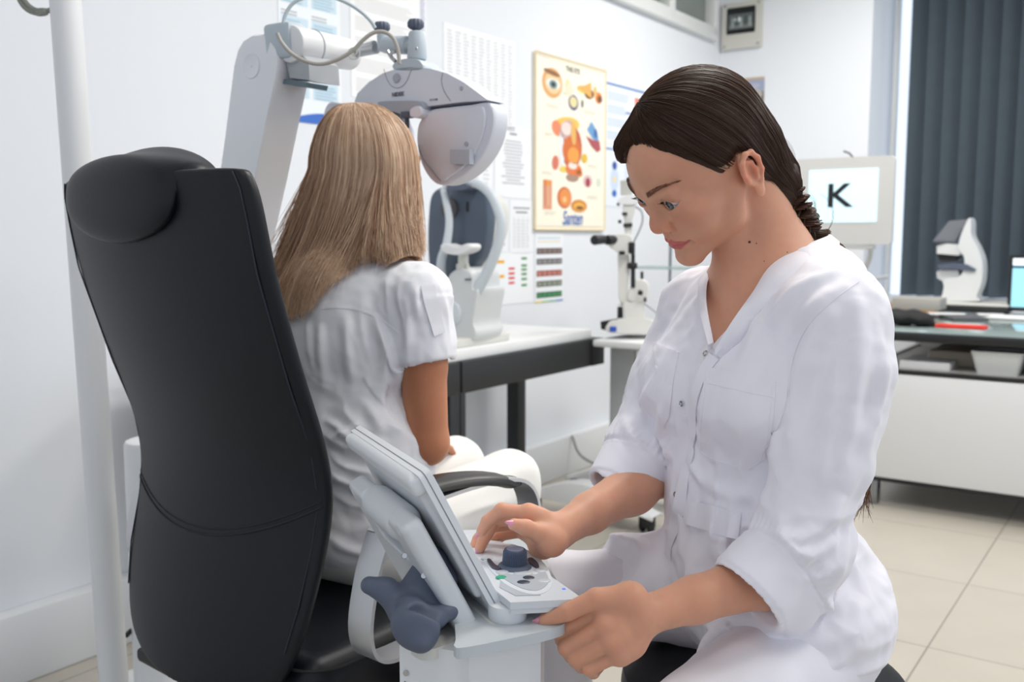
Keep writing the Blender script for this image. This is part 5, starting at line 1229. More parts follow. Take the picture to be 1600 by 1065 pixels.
for (c, T, n, k) in n1+n2:
    c, T, n = Vector(c), Vector(T), Vector(n); r = .0082 if k == 't' else .0068; Mn = frame(c, T, n); ln = .0125 if k == 't' else .0098
    g = G(); rings = []
    for i in range(9):
        u = i/8; x = -ln*.75+ln*1.9*u; w = r*.80*min(1, (1-u)**.55*1.35)*min(1, .75+u); w = max(w, .0003)
        rings.append([Mn @ Vector((x, w*math.sin(a), r*.98*math.cos(a*.9)-.0004-.0018*u*u)) for a in np.linspace(-1.0, 1.0, 9)]+[Mn @ Vector((x, w*math.sin(a), r*.98*math.cos(a*.9)-.0014-.0018*u*u)) for a in np.linspace(1.0, -1.0, 9)])
    g.loft(rings).done('fingernail', M_NAIL, doc)
# eyes
gaze_t = P(850, 905, 1.06)
def eyeball(parent, M, s, target, iris=(88, 104, 110)):
    c = M @ Vector((s*.0325, EY/1000, EZ/1000)); f = M.to_3x3() @ Vector((0, 1, 0)); dirv = (target-c).normalized(); dirv = (f+M.to_3x3() @ Vector((-.26, 0, -.08))).normalized()
    n = 40; ring = []; cols = []; Mz = zframe(c, c+dirv); V = []; F = []
    for i in range(n+1):
        th = PI*i/n*.5
        for j in range(32):
            ph = 2*PI*j/32; r = .0141; x = math.sin(th)*r; z = math.cos(th)*r
            if x < .0066: z += .0007*(1-(x/.0066)**2)
            V.append(tuple(Mz @ Vector((x*math.cos(ph), x*math.sin(ph), z))))
            cols.append(s2l((14, 14, 16)) if x < .0024 else (tuple(v*(.75+.35*random.random()) for v in s2l(iris)) if x < .0062 else (s2l((54, 58, 60)) if x < .0068 else s2l((226, 218, 212)))))
    for i in range(n):
        for j in range(32): F.append((i*32+j, i*32+(j+1) % 32, (i+1)*32+(j+1) % 32, (i+1)*32+j))
    return mk('eye', np_mesh('eye', V, F, np.array(cols)), mat('eye_surface', (255, 255, 255), .12, attr='col', coat=1.0, sss=.001), parent)
random.seed(4)
for s in (-1, 1): eyeball(doc, HM, s, gaze_t)
rng = np.random.default_rng(7)
M_HAIR = hair_mat('doctor_hair', .42, .22)
def cap_mat(name, rgb, centre, pole, freq=70.0):
    """hair surface combed along the meridians that meet at the pole"""
    m = mat(name, rgb, .45, spec=.28); nt = m.node_tree; b = nt.nodes['Principled BSDF']; N = nt.nodes.new; K = nt.links.new
    tc = N('ShaderNodeTexCoord'); mp = N('ShaderNodeMapping'); mp.vector_type = 'TEXTURE'; mp.inputs['Location'].default_value = centre
    mp.inputs['Rotation'].default_value = pole.to_track_quat('Z', 'Y').to_euler(); K(tc.outputs['Object'], mp.inputs[0])
    sx = N('ShaderNodeSeparateXYZ'); K(mp.outputs[0], sx.inputs[0]); at = N('ShaderNodeMath'); at.operation = 'ARCTAN2'; K(sx.outputs[1], at.inputs[0]); K(sx.outputs[0], at.inputs[1])
    ml = N('ShaderNodeMath'); ml.operation = 'MULTIPLY'; ml.inputs[1].default_value = freq; K(at.outputs[0], ml.inputs[0])
    mz = N('ShaderNodeMath'); mz.operation = 'MULTIPLY'; mz.inputs[1].default_value = 14.0; K(sx.outputs[2], mz.inputs[0])
    cb = N('ShaderNodeCombineXYZ'); K(ml.outputs[0], cb.inputs[0]); K(mz.outputs[0], cb.inputs[1])
    n = N('ShaderNodeTexNoise'); n.inputs['Scale'].default_value = 1.0; n.inputs['Detail'].default_value = 5; K(cb.outputs[0], n.inputs[0])
    cr = N('ShaderNodeMapRange'); cr.inputs[1].default_value = .3; cr.inputs[2].default_value = .7; cr.inputs[3].default_value = .45; cr.inputs[4].default_value = 1.5; K(n.outputs[0], cr.inputs[0])
    mx = N('ShaderNodeMix'); mx.data_type = 'RGBA'; mx.blend_type = 'MULTIPLY'; mx.inputs[0].default_value = 1; mx.inputs[6].default_value = (*s2l(rgb), 1); K(cr.outputs[0], mx.inputs[7]); K(mx.outputs[2], b.inputs['Base Color'])
    bp = N('ShaderNodeBump'); bp.inputs['Strength'].default_value = .6; bp.inputs['Distance'].default_value = .0015; K(n.outputs[0], bp.inputs['Height']); K(bp.outputs[0], b.inputs['Normal'])
    return m
def surf(px, d0=.0): return px
def onskin(pt_local, M=HM, out=.0004):
    """from a head-local point (mm) push along local +y/-y to the skin"""
    o = M @ Vector((pt_local[0]/1000, .2, pt_local[2]/1000)); d = M.to_3x3() @ Vector((0, -1, 0)); h = bv.ray_cast(o, d)
    return (h[0]-d*out, h[1]) if h[0] is not None else (M @ Vector(pt_local)/1000, -d)
def hairs(name, roots, length, dirf, r, col, parent, k=6, cur=.0):
    S = []
    for (p, n, u) in roots:
        d = dirf(u, n); pts = [p]; 
        for i in range(k-1): pts.append(pts[-1]+d*(length(u)/(k-1))); d = (d+Vector(cur(u) if callable(cur) else (0, 0, 0))*(1/(k-1))).normalized()
        S.append([tuple(q) for q in pts])
    S = np.array(S, np.float32); cols = np.array(s2l(col))[None, :]*(0.7+.6*rng.random((len(S), 1)))
    return strands(name, S, r, cols, M_HAIR, parent, tip=.1)
H3 = HM.to_3x3()
for s in (-1, 1):
    R0 = []
    for _ in range(400):
        u = rng.random(); w = rng.random(); x = s*(13+40*u); zc = 32.5+11*math.sin(min(1, u*1.1)*PI*.5)-4.5*max(0, u-.7)*2.2; th = 6.6*(1-.8*max(0, u-.3)/.7)
        p, n = onskin((x, 0, zc+(w-.5)*th)); R0.append((p, n, u+.0*w))
    hairs('eyebrow', R0, lambda u: .0065, lambda u, n: (H3 @ Vector((s*(.6+u), -.1, .75-.75*u))+n*.12).normalized(), .00011, (128, 94, 76), doc, 5)
    R0 = []
    for _ in range(80):
        u = -1+2*rng.random(); x = s*(32.0+14.2*u*s*s); zc = EZ-1.0+7.2*(1-u*u)
        p = HM @ Vector((x/1000, (EY+math.sqrt(max(1, 16.0**2-(14.2*u)**2-(7.2*(1-u*u)-1)**2)))/1000+.0001, zc/1000)); R0.append((p, H3 @ Vector((0, 1, 0)), u))
    hairs('eyelashes', R0, lambda u: .0060+.0012*(1-u*u), lambda u, n: (H3 @ Vector((s*(.25+.55*u), .9, -.25))).normalized(), .00013, (34, 26, 24), doc, 7, cur=lambda u: H3 @ Vector((0, -.1, 1.2)))
# ---------------------------------------------------------------- her hair: parted, swept back, plaited
hs = Sdf(HM); mm = lambda *a: tuple(v/1000 for v in a)
hs.ell(mm(0, -4, 50), mm(78, 90, 84), .012); hs.ell(mm(0, 30, 48), mm(66, 67, 60), .02); hs.ell(mm(30, 58, 62), mm(38, 38, 36), .02)
hs.ell(mm(0, -55, 0), mm(56, 46, 46), .03)
HG = HM.inverted() @ P(1228, 314, 1.262)
hs.cone(mm(-10, -50, -14), tuple(HM.inverted() @ P(1206, 282, 1.258)), .042, .034, .02); hs.cone(tuple(HM.inverted() @ P(1206, 282, 1.258)), tuple(HG), .034, .019, .012)
# cut the face, ears and neck free
YH = [-200, -36, -20, -8, 6, 22, 40, 56, 70, 82, 200]
ZN = [-150, -90, 4, 21, 14, 14, 39, 64, 83, 94, 104]
ZF = [-150, -60, 6, 26, 22, 16, 40, 54, 62, 70, 84]
def faceplane(p, MI=npv(HM.inverted())):
    q = (p@MI[:3, :3].T+MI[:3, 3])*1000; x = np.abs(q[:, 0]); y = q[:, 1]; z = q[:, 2]
    # hairline: high at the centre of the forehead, down the temples, over and behind the ear
    near = np.interp(y, YH, ZN); far = np.interp(y, YH, ZF); w = np.clip((q[:, 0]-8)/14, 0, 1); zl = near*(1-w)+far*w
    return (zl-z)/1000*-1.0*.8*-1
hs.custom(faceplane, HM @ Vector((0, 0, 0)), 101.0, .004, 'a')
def taper(p): return np.clip(.0085+faceplane(p)*.42, 0, .0085)*(1-np.clip((HM_Y(p)+26)/-14, 0, 1))
def HM_Y(p, MI=npv(HM.inverted())): return (p@MI[1, :3]+MI[1, 3])*1000
hs.ops[-1] = ('a', .004, hs.ops[-1][2], 101.0, taper)
hs.custom(faceplane, HM @ Vector((0, 0, 0)), 101.0, .004, 'i')
HV, HF = None, None
def hl(p, MI=npv(HM.inverted())):
    return faceplane(p)
hs.ops[-1] = ('i', .004, hs.ops[-1][2], 101.0, faceplane)
HV, HF = hs.mesh(.0022, lo=np.array(HM @ Vector((0, 0, .02)))-.22, hi=np.array(HM @ Vector((0, 0, .02)))+.2); HV = relax(HV, HF, 3, .5)
qq = xf(HM.inverted(), HV)*1000
capc = np.array(s2l((58, 42, 34)))
cap = mk('hair', np_mesh('hair', HV, HF, np.repeat(capc[None, :]*.8, len(HV), 0)), cap_mat('doctor_hair_surface', (58, 40, 30), HM @ Vector((0, -.004, .045)), H3 @ (HG-Vector((0, -.004, .045)))), doc)
hb = BVHTree.FromPolygons([Vector(v) for v in HV], HF.tolist())
hc = HM @ Vector((0, -.004, .045)); HMi = HM.inverted()
PART_X = 16.0
def hairpath(a, b, n=16, off=.0008, w=.0):
    """sweep on the head from direction a to direction b"""
    a = a.normalized(); b = b.normalized(); om = math.acos(max(-1, min(1, a.dot(b)))); out = []
    for i in range(n):
        t = i/(n-1); d = (a*math.sin((1-t)*om)+b*math.sin(t*om))/math.sin(om) if om > 1e-3 else a
        d = Vector((d.x, d.y, d.z+w*math.sin(PI*t))); d = (H3 @ d).normalized()
        h = hb.ray_cast(hc+d*.3, -d)
        if h[0] is None: out.append(None); continue
        out.append(h[0]+d*off)
    return out
G0 = HG-Vector((0, -.004, .045))
S = []; CC = []
def shade(u): return np.array(s2l((72, 50, 38)))*(0.6+.9*u)
def hline(y, side=-1): return float(np.interp(y, YH, ZN if side < 0 else ZF))
for it in range(9000):
    side = -1 if rng.random() < .72 else 1
    m = rng.random()
    if m < .42:      # rooted on the parting, from forehead to crown
        u = rng.random(); y = 92-115*u; a = Vector((PART_X/1000+.0006*side, y/1000, (80+50*math.sin(u*PI*.6))/1000))
    elif m < .85:    # rooted along the hairline
        y = -12+100*rng.random(); z = hline(y, side)+(5 if y > 24 else 1.5)+7*rng.random()**2; a = Vector((side*.07, y/1000, z/1000))
        if y > 55: a.x = side*(.068*max(0, 1-((y-52)/44)**2)**.5+.002)
    else:
        y = -34+20*rng.random(); a = Vector((side*.06, y/1000, (hline(y)+3+8*rng.random())/1000))
    a = a-Vector((0, -.004, .045))
    b = G0+Vector((side*(.002+.012*rng.random()), 0, .012*rng.random()))
    p = hairpath(a, b, 18, .0008+.0018*rng.random()**1.5, w=.0+.006*rng.normal()*.3)
    if any(q is None for q in p): continue
    S.append([tuple(q) for q in p]); CC.append(shade(rng.random()))
S = np.array(S, np.float32); wob = np.cumsum(rng.normal(0, .00009, S.shape), axis=1).astype(np.float32); S += wob
strands('hair_strands', S, .00030, np.array(CC), M_HAIR, cap, tip=.6)
# plait
pl = [P(1218, 292, 1.255), P(1235, 318, 1.257), P(1249, 343, 1.262), P(1268, 368, 1.285), P(1315, 425, 1.34), P(1352, 560, 1.36), P(1348, 660, 1.35), P(1338, 712, 1.335)]
pl = spline(pl, 14); L = len(pl); S = []; CC = []
for b in range(3):
    for k in range(150):
        ro = abs(rng.normal())**.8; th = 2*PI*rng.random(); pts = []; ph0 = rng.normal()*.05
        for i, p in enumerate(pl):
            u = i/(L-1); T = (pl[min(i+1, L-1)]-pl[max(i-1, 0)]).normalized(); X = T.cross(Vector((0, 1, 0))).normalized(); Y = T.cross(X)
            A = float(np.interp(u, [0, .1, .5, .9, 1], [.017, .0165, .013, .009, .006])); ph = 2*PI*(u*5.5+b/3)+ph0
            br = A*.62*min(1, ro*.6+.15)
            pts.append(tuple(p+X*(A*math.sin(ph)+br*math.cos(th+u*5))+Y*(A*.6*math.sin(2*ph)+br*math.sin(th+u*5))))
        S.append(pts); CC.append(shade(rng.random())*1.25)
strands('plait', np.array(S), .0006, np.array(CC), M_HAIR, doc, tip=1.0)
S = []; CC = []
for k in range(520):
    p = pl[-1]+Vector(rng.normal(0, .0085, 3)); a = Vector((.02*rng.normal(), .01*rng.normal(), -1)).normalized(); ln = .055+.03*rng.random(); sp = rng.normal(0, .012, 3)
    S.append([tuple(p+a*ln*t+Vector((-.012*t*t+sp[0]*t*t, sp[1]*t*t, 0))) for t in np.linspace(0, 1, 8)]); CC.append(np.array(s2l((104, 66, 42)))*(.6+.8*rng.random()))
strands('plait_end', np.array(S), .0007, np.array(CC), M_HAIR, doc, tip=.2)
# flyaway hairs
S = []; CC = []
for (pts, y) in (([(1262, 375), (1285, 368), (1298, 350), (1300, 330), (1292, 312), (1275, 300)], 1.28), ([(1258, 340), (1270, 330), (1272, 315), (1262, 300)], 1.27), ([(985, 232), (975, 240), (977, 252), (984, 258)], 1.16),
                 ([(1225, 250), (1240, 262), (1246, 280), (1240, 300)], 1.27), ([(1215, 210), (1232, 226), (1240, 246), (1238, 262)], 1.28), ([(1245, 300), (1262, 306), (1272, 322), (1278, 345)], 1.27)):
    q = sp2(pts, 5, False)
    for j in range(3):
        S.append([tuple(P(x+j*1.3, y_-j*.8, y)) for x, y_ in [q[min(len(q)-1, int(i*len(q)/20))] for i in range(20)]]); CC.append(shade(.8)*1.2)
strands('loose_hairs', np.array(S), .00018, np.array(CC), M_HAIR, cap, tip=.3)
# ---------------------------------------------------------------- her coat and trousers
TF = Vector((-.92, -.39, 0)); TR = Vector((-.39, .92, 0))
def TM(p): return frame(p, TR)
M_COAT = mat('white_coat_cotton', (242, 239, 246), .75, bump=.12, bscale=1400, sheen=.15)
def fold_noise(V, a, b, sa, sb, seed):
    a = np.array(Vector(a).normalized(), np.float32); b = Vector(b); b = np.array((b-Vector(a.tolist())*b.dot(Vector(a.tolist()))).normalized(), np.float32); c = np.cross(a, b)
    return vnoise(np.stack([V@a/sa, V@b/sb, V@c/sb], 1).astype(np.float32), seed)
def ridged(n): return 1-2*np.abs(n)
def gauss(V, p, r): return np.exp(-((np.linalg.norm(V-np.array(p, np.float32), axis=1)/r)**2))
def crease_px(V, bvt, lines):
    out = []
    for pts, h, w in lines:
        q = sp2(pts, 3, False); P3 = [bvt.ray_cast(CO, ray(x, y).normalized())[0] for x, y in q]; P3 = [p for p in P3 if p is not None]
        if len(P3) > 1: out.append((P3, h, w))
    return crease_lines(V, out)
def crease_lines(V, lines, k=.010):
    """sharp little folds: each line is (points, height, width)"""
    out = np.zeros(len(V), np.float32)
    for pts, h, w in lines:
        P3 = [np.array(q, np.float32) for q in pts]; best = np.full(len(V), 9.0, np.float32); tt = np.zeros(len(V), np.float32); n = len(P3)-1
        for i in range(n):
            d = P3[i+1]-P3[i]; t = np.clip((V-P3[i])@d/(d@d), 0, 1); e = np.linalg.norm(V-P3[i]-t[:, None]*d, axis=1); u = e < best; best[u] = e[u]; tt[u] = (i+t[u])/n
        out += h*np.exp(-(best/w)**2)*np.clip(np.sin(PI*np.clip(tt*.96+.02, 0, 1)), 0, 1)**.6
    return out
ct = Sdf(TM(P(1188, 610, 1.27)))
ct.ell((0, -.005, .01), (.165, .112, .185), .04)
for s in (-1, 1): ct.ell((s*.072, .070, .005), (.068, .058, .062), .045)
ct.at(TM(P(1172, 800, 1.27))); ct.ell((0, .0, 0), (.140, .102, .13), .06)
ct.at(TM(P(1212, 925, 1.26))); ct.ell((0, 0, 0), (.172, .128, .115), .05)
ct.at(Matrix.Identity(4))
ct.cone(P(1304, 490, 1.155), P(1240, 440, 1.27), .060, .040, .03).cone(P(1100, 480, 1.39), P(1195, 445, 1.30), .052, .040, .03)
ct.ell(P(1270, 520, 1.25), (.075, .09, .12), .04)                          # upper back
ct.ell(P(1285, 960, 1.22), (.060, .085, .085), .04)                        # seat of the coat
ct.cone(P(1262, 992, 1.17), P(1160, 1055, 1.10), .076, .060, .04)          # over the near thigh
ct.cone(P(1130, 925, 1.33), P(1060, 905, 1.34), .075, .066, .03)          # over the far thigh
ct.cone(P(1060, 905, 1.34), P(960, 906, 1.345), .068, .0655, .012)
ct.plane(P(936, 905, 1.345), (-1, 0, .30), .003, 's', c0=tuple(P(890, 905, 1.345)), r=.085)
# sleeves
ct.cone(P(1300, 505, 1.15), P(1316, 580, 1.13), .059, .058, .024).cone(P(1316, 580, 1.13), P(1280, 720, 1.11), .058, .053, .011).cone(P(1280, 720, 1.11), P(1250, 845, 1.10), .053, .048, .010).cone(P(1250, 845, 1.10), P(1172, 924, 1.075), .050, .050, .012).cone(P(1262, 868, 1.10), P(1232, 940, 1.09), .044, .034, .02)
ct.cone(P(1092, 486, 1.395), P(1040, 620, 1.385), .058, .057, .02).cone(P(1040, 620, 1.385), P(1012, 690, 1.36), .055, .050, .012).cone(P(1012, 690, 1.36), P(966, 764, 1.315), .051, .046, .010)
LE, LW = P(1250, 845, 1.10), P(1172, 924, 1.075); RE, RW = P(1012, 690, 1.36), P(966, 764, 1.315)
for a, b, rr in ((LE, LW, .050), (RE, RW, .046)):
    d = (b-a).normalized()
    ct.cone(b-d*.025, b+d*.10, rr-.0055, rr-.0055, .001, 's')              # hollow cuff
    ct.plane(b, d if rr == .050 else Vector((d.x, d.y*.15, d.z)), .003, 's', c0=tuple(b+d*.08), r=.087)
    ct.cone(b-d*.052, b-d*.050, rr+.006, rr+.006, .004, 's') if False else None
# V neck
def march(sdf, px, py, y0=.9):
    r = ray(px, py).normalized(); t = y0
    for _ in range(80): t += float(sdf.val(np.array([tuple(CO+r*t)], np.float32))[0])*.8
    return CO+r*t
VT = march(ct, 1118, 549)
VM = frame(VT, TR, Vector((0, 0, 1)))
VI = npv(VM.inverted())
def vneck(p):
    q = p@VI[:3, :3].T+VI[:3, 3]; x, y, z = q[:, 0], q[:, 1], q[:, 2]
    hwid = np.where(x < 0, np.interp(z, [0, .05, .10, .145, .175, .40], [0, .020, .040, .056, .070, .071]), np.interp(z, [0, .05, .10, .145, .175, .40], [0, .010, .026, .042, .058, .066]))
    return np.maximum(np.maximum(np.abs(x)-hwid, -z), (-y-np.interp(z, [0, .14, .20], [.08, .25, .5])))*.85
VPOLY = np.array([(1117, 550), (1146, 504), (1177, 458), (1204, 417), (1250, 388), (1292, 373), (1292, 330), (1130, 330), (1128, 402), (1107, 430), (1103, 470), (1110, 525)], np.float32)
def vopen(p):
    """the open V between the two front edges of the coat"""
    dd = p[:, 1]*CP-(p[:, 2]-CAM_H)*SP; uu = p[:, 1]*SP+(p[:, 2]-CAM_H)*CP; X = 800+FPX*p[:, 0]/dd; Y = 532.5-FPX*uu/dd
    best = np.full(len(p), 1e9, np.float32); ins = np.zeros(len(p), bool)
    for a, b in zip(VPOLY, np.roll(VPOLY, -1, 0)):
        e = b-a; w = np.stack([X-a[0], Y-a[1]], 1); t = np.clip((w@e)/(e@e), 0, 1); best = np.minimum(best, np.linalg.norm(w-t[:, None]*e, axis=1))
        c = ((a[1] > Y) != (b[1] > Y)) & (X < (b[0]-a[0])*(Y-a[1])/(b[1]-a[1]+1e-9)+a[0]); ins ^= c
    sd_ = np.where(ins, -best, best)*dd/FPX
    return np.maximum(sd_, p[:, 1]-1.36)*.9
ct.custom(vopen, P(1190, 460, 1.22), .26, .002, 's')
ct.plane(P(1250, 372, 1.27), (.15, .05, 1), .006, 's', c0=tuple(P(1225, 372, 1.27)+Vector((0, 0, .075))), r=.095)
def coat_disp(V, N):
    up = (0, 0, 1)
    d = .0022*vnoise(V/.035, 1)+.0010*vnoise(V/.014, 2)
    ax1 = P(1180, 600, 1.2)-P(1330, 430, 1.15)
    d += .0045*gauss(V, P(1230, 520, 1.2), .13)*fold_noise(V, ax1, up, .20, .022, 3)
    ax2 = LE-P(1316, 500, 1.145); wS = gauss(V, P(1300, 680, 1.09), .17)
    d += .0055*wS*ridged(fold_noise(V, ax2+Vector((-.05, 0, 0)), TR, .30, .034, 4))
    d += .0050*gauss(V, LE, .075)*ridged(fold_noise(V, LW-P(1312, 600, 1.1), TR, .12, .020, 5))
    d += .0055*gauss(V, RE, .11)*ridged(fold_noise(V, Vector((-.3, 0, -.7)), TR, .10, .024, 6))
    d += .0050*gauss(V, P(1130, 820, 1.2), .12)*ridged(fold_noise(V, up, TR, .10, .024, 7))
    d += .0050*gauss(V, P(1230, 960, 1.15), .16)*ridged(fold_noise(V, P(1100, 1030, 1.0)-P(1330, 930, 1.15), up, .16, .030, 8))
    d += .0040*gauss(V, P(1130, 640, 1.17), .10)*fold_noise(V, (-.3, 0, 1), TR, .16, .03, 9)
    lines = [([(1338, 462), (1340, 540), (1330, 640), (1310, 740)], .0065, .011), ([(1300, 470), (1268, 545), (1246, 630), (1238, 720)], .0065, .012), ([(1372, 510), (1376, 600), (1350, 700)], .0045, .010), ([(1318, 560), (1296, 660), (1276, 760)], .004, .010),
             ([(1312, 420), (1256, 452), (1200, 510), (1150, 575)], .0050, .010), ([(1325, 440), (1262, 490), (1222, 545)], .0045, .009), ([(1245, 440), (1205, 480), (1165, 540)], .0028, .008),
             ([(1225, 560), (1222, 640), (1212, 720)], .0040, .009), ([(1090, 740), (1130, 770), (1200, 780)], .0030, .010), ([(1078, 700), (1100, 760)], .003, .007),
             ([(1316, 770), (1280, 826), (1222, 852)], .0070, .009), ([(1302, 840), (1262, 866), (1214, 862)], .0060, .008), ([(1230, 800), (1216, 846), (1170, 870)], .0050, .008), ([(1300, 880), (1258, 905), (1215, 890)], .0045, .007),
             ([(1048, 540), (1020, 610), (990, 670)], .0050, .010), ([(1050, 600), (1036, 660), (1052, 712)], .0060, .009), ([(980, 660), (1000, 705), (1040, 730)], .0060, .008), ([(960, 690), (985, 722), (1022, 752)], .0045, .006),
             ([(1100, 850), (1085, 900), (1100, 960)], .004, .009), ([(1140, 840), (1150, 880)], .0035, .007), ([(1085, 800), (1080, 830)], .003, .006), ([(1120, 808), (1124, 846)], .003, .006), ([(1150, 815), (1152, 850)], .003, .006),
             ([(1330, 880), (1300, 940), (1230, 960)], .006, .012), ([(1350, 930), (1320, 990), (1250, 1010)], .006, .012), ([(1120, 985), (1180, 975), (1240, 1010)], .005, .010), ([(1340, 1000), (1290, 1040), (1240, 1060)], .005, .011)]
    d = d*1.25+crease_px(V, cbv0, lines)*1.7
    for a, b in ((LE, LW), (RE, RW)):                                        # gathered seam above the cuff
        dd = (b-a).normalized(); q = V-np.array(b, np.float32); s_ = q@np.array(dd, np.float32); rad = np.linalg.norm(q-s_[:, None]*np.array(dd, np.float32), axis=1)
        m = (rad < .075)*(s_ < .004); d = d*(1-.85*(rad < .085)*(s_ < .03)*np.clip((s_+.056)/.012, 0, 1))
        d += m*(-.0028*np.exp(-((s_+.050)/.0022)**2)+.0015*(s_ > -.050)*(s_ < -.0))
        x = np.cross(np.array(dd), np.array([0, 0, 1.])); y_ = np.cross(np.array(dd), x); ang = np.arctan2(q@y_, q@x)
        d += m*.0016*np.sin(ang*34+3*np.sin(ang*3))*np.exp(-((s_+.062)/.010)**2)
    return d
CV, CF = ct.mesh(.0028); CV = relax(CV, CF, 2, .5)
cbv0 = BVHTree.FromPolygons([Vector(v) for v in CV], CF.tolist())
CV = CV+ct.normals(CV)*coat_disp(CV, None)[:, None]; CV = relax(CV, CF, 1, .3)
coat = mk('medical_coat', np_mesh('medical_coat', CV, CF), M_COAT, doc)
cbv = BVHTree.FromPolygons([Vector(v) for v in CV], CF.tolist())
def on(bvt, px, py, off=.0):
    r = ray(px, py).normalized(); h = bvt.ray_cast(CO, r)
    return (h[0]+h[1]*off) if h[0] is not None else None
def ribbon(name, bvt, pts, w, m, parent, off=.0018, th=.0012, n=8):
    """strip sewn on a garment along a traced line, w metres wide"""
    q = sp2(pts, n, False); P3 = [(on(bvt, x, y), bvt.ray_cast(CO, ray(x, y).normalized())[1]) for x, y in q]; P3 = [p for p in P3 if p[0] is not None]
    for _ in range(3):
        P3 = [P3[0]]+[((a[0]+b[0]*2+c[0])/4, (a[1]+b[1]+c[1]).normalized()) for a, b, c in zip(P3, P3[1:], P3[2:])]+[P3[-1]]
    rings = []
    for i, (p, nn_) in enumerate(P3):
        T = (P3[min(i+1, len(P3)-1)][0]-P3[max(i-1, 0)][0]).normalized(); X = T.cross(nn_).normalized()
        rings.append([p+X*w/2+nn_*(off-th), p+X*w/2+nn_*off, p-X*w/2+nn_*off, p-X*w/2+nn_*(off-th)])
    return G().loft(rings).done(name, m, parent, angle=60)
from mathutils.geometry import delaunay_2d_cdt
def patch(name, bvt, poly, m, parent, off=.0022, step=4.0, seam=True):
    """pocket traced on a garment: follows the cloth below it, with a raised hem and stitching"""
    def dens(pl, st):
        o = []
        for (a, b) in zip(pl, pl[1:]+pl[:1]):
            k = max(1, int(math.hypot(b[0]-a[0], b[1]-a[1])/st)); o += [(a[0]+(b[0]-a[0])*i/k, a[1]+(b[1]-a[1])*i/k) for i in range(k)]
        return o
    bd = dens(poly, step); nb = len(bd); pts = list(bd); xs = [p[0] for p in bd]; ys = [p[1] for p in bd]
    def inside(x, y):
        c = False; j = nb-1
        for i in range(nb):
            if (bd[i][1] > y) != (bd[j][1] > y) and x < (bd[j][0]-bd[i][0])*(y-bd[i][1])/(bd[j][1]-bd[i][1])+bd[i][0]: c = not c
            j = i
        return c
    y = min(ys)+step
    while y < max(ys):
        x = min(xs)+step
        while x < max(xs):
            if inside(x, y) and min((x-a)**2+(y-b)**2 for a, b in bd) > (step*.6)**2: pts.append((x, y))
            x += step
        y += step
    r = delaunay_2d_cdt([Vector(p) for p in pts], [], [list(range(nb))], 1, 1e-4); V2, F2 = r[0], r[2]
    up = []; dn_ = []
    for v in V2:
        rr = ray(v.x, v.y).normalized(); h = bvt.ray_cast(CO, rr)
        if h[0] is None: return None
        up.append(h[0]+h[1]*off); dn_.append(h[0]-h[1]*.001)
    bm = bmesh.new(); A_ = [bm.verts.new(v) for v in up]
    for f in F2:
        try: bm.faces.new([A_[i] for i in f])
        except ValueError: pass
    bmesh.ops.recalc_face_normals(bm, faces=bm.faces)
    be = [e for e in bm.edges if len(e.link_faces) == 1]
    ex_ = bmesh.ops.extrude_edge_only(bm, edges=be); nv = [g_ for g_ in ex_['geom'] if isinstance(g_, bmesh.types.BMVert)]
    for v in nv:
        h = bvt.find_nearest(v.co); v.co = h[0]-h[1]*.001
    me = bpy.data.meshes.new(name); bm.to_mesh(me); bm.free(); me.polygons.foreach_set('use_smooth', [True]*len(me.polygons)); me.set_sharp_from_angle(angle=1.0)
    return mk(name, me, m, parent)
M_STITCH = M_COAT
PK1 = [(1104, 573), (1213, 597), (1209, 650), (1196, 714), (1165, 735), (1103, 716), (1092, 692), (1097, 630)]
pk = patch('pocket', cbv, PK1, M_COAT, coat)
def stitch(bvt, pts, parent, off=.0024, n=4):
    q = sp2(pts, n, False); P3 = [on(bvt, x, y, off) for x, y in q]; P3 = [p for p in P3 if p is not None]
    if len(P3) > 2: G().tube(P3, .0005, 5).done('stitching', M_STITCH, parent)
if pk:
    stitch(cbv, [(1101, 598), (1155, 610), (1210, 622)], pk, n=10); stitch(cbv, [(1207, 602), (1203, 650), (1191, 710), (1164, 729), (1106, 711), (1097, 690), (1101, 630), (1107, 580)], pk, n=10)
pk = patch('pocket', cbv, [(1022, 536), (1062, 551), (1052, 600), (1046, 650), (1036, 668), (1030, 640), (1028, 590)], M_COAT, coat)
ribbon('placket', cbv, [(1116, 556), (1098, 585), (1086, 620), (1083, 670), (1080, 710), (1070, 745), (1062, 790), (1052, 830), (1044, 870)], .018, M_COAT, coat)
ribbon('waist_band', cbv, [(1068, 796), (1100, 806), (1125, 814), (1140, 818), (1156, 821)], .034, M_COAT, coat, off=.0022)
for (x, y) in ((1066, 630), (1104, 553), (1058, 772)):
    h = on(cbv, x, y, .0024)
    if h is not None:
        r_ = cbv.ray_cast(CO, ray(x, y).normalized())[1]; G().lathe([(.0022, .0), (.0024, .0012), (.0036, .0014), (.0042, 0)], zframe(h, h+r_), 20).done('snap_button', M_STEEL, coat)
# seams of the coat
stitch(cbv, [(1342, 440), (1300, 470), (1262, 510), (1240, 560), (1232, 620)], coat, .0006)
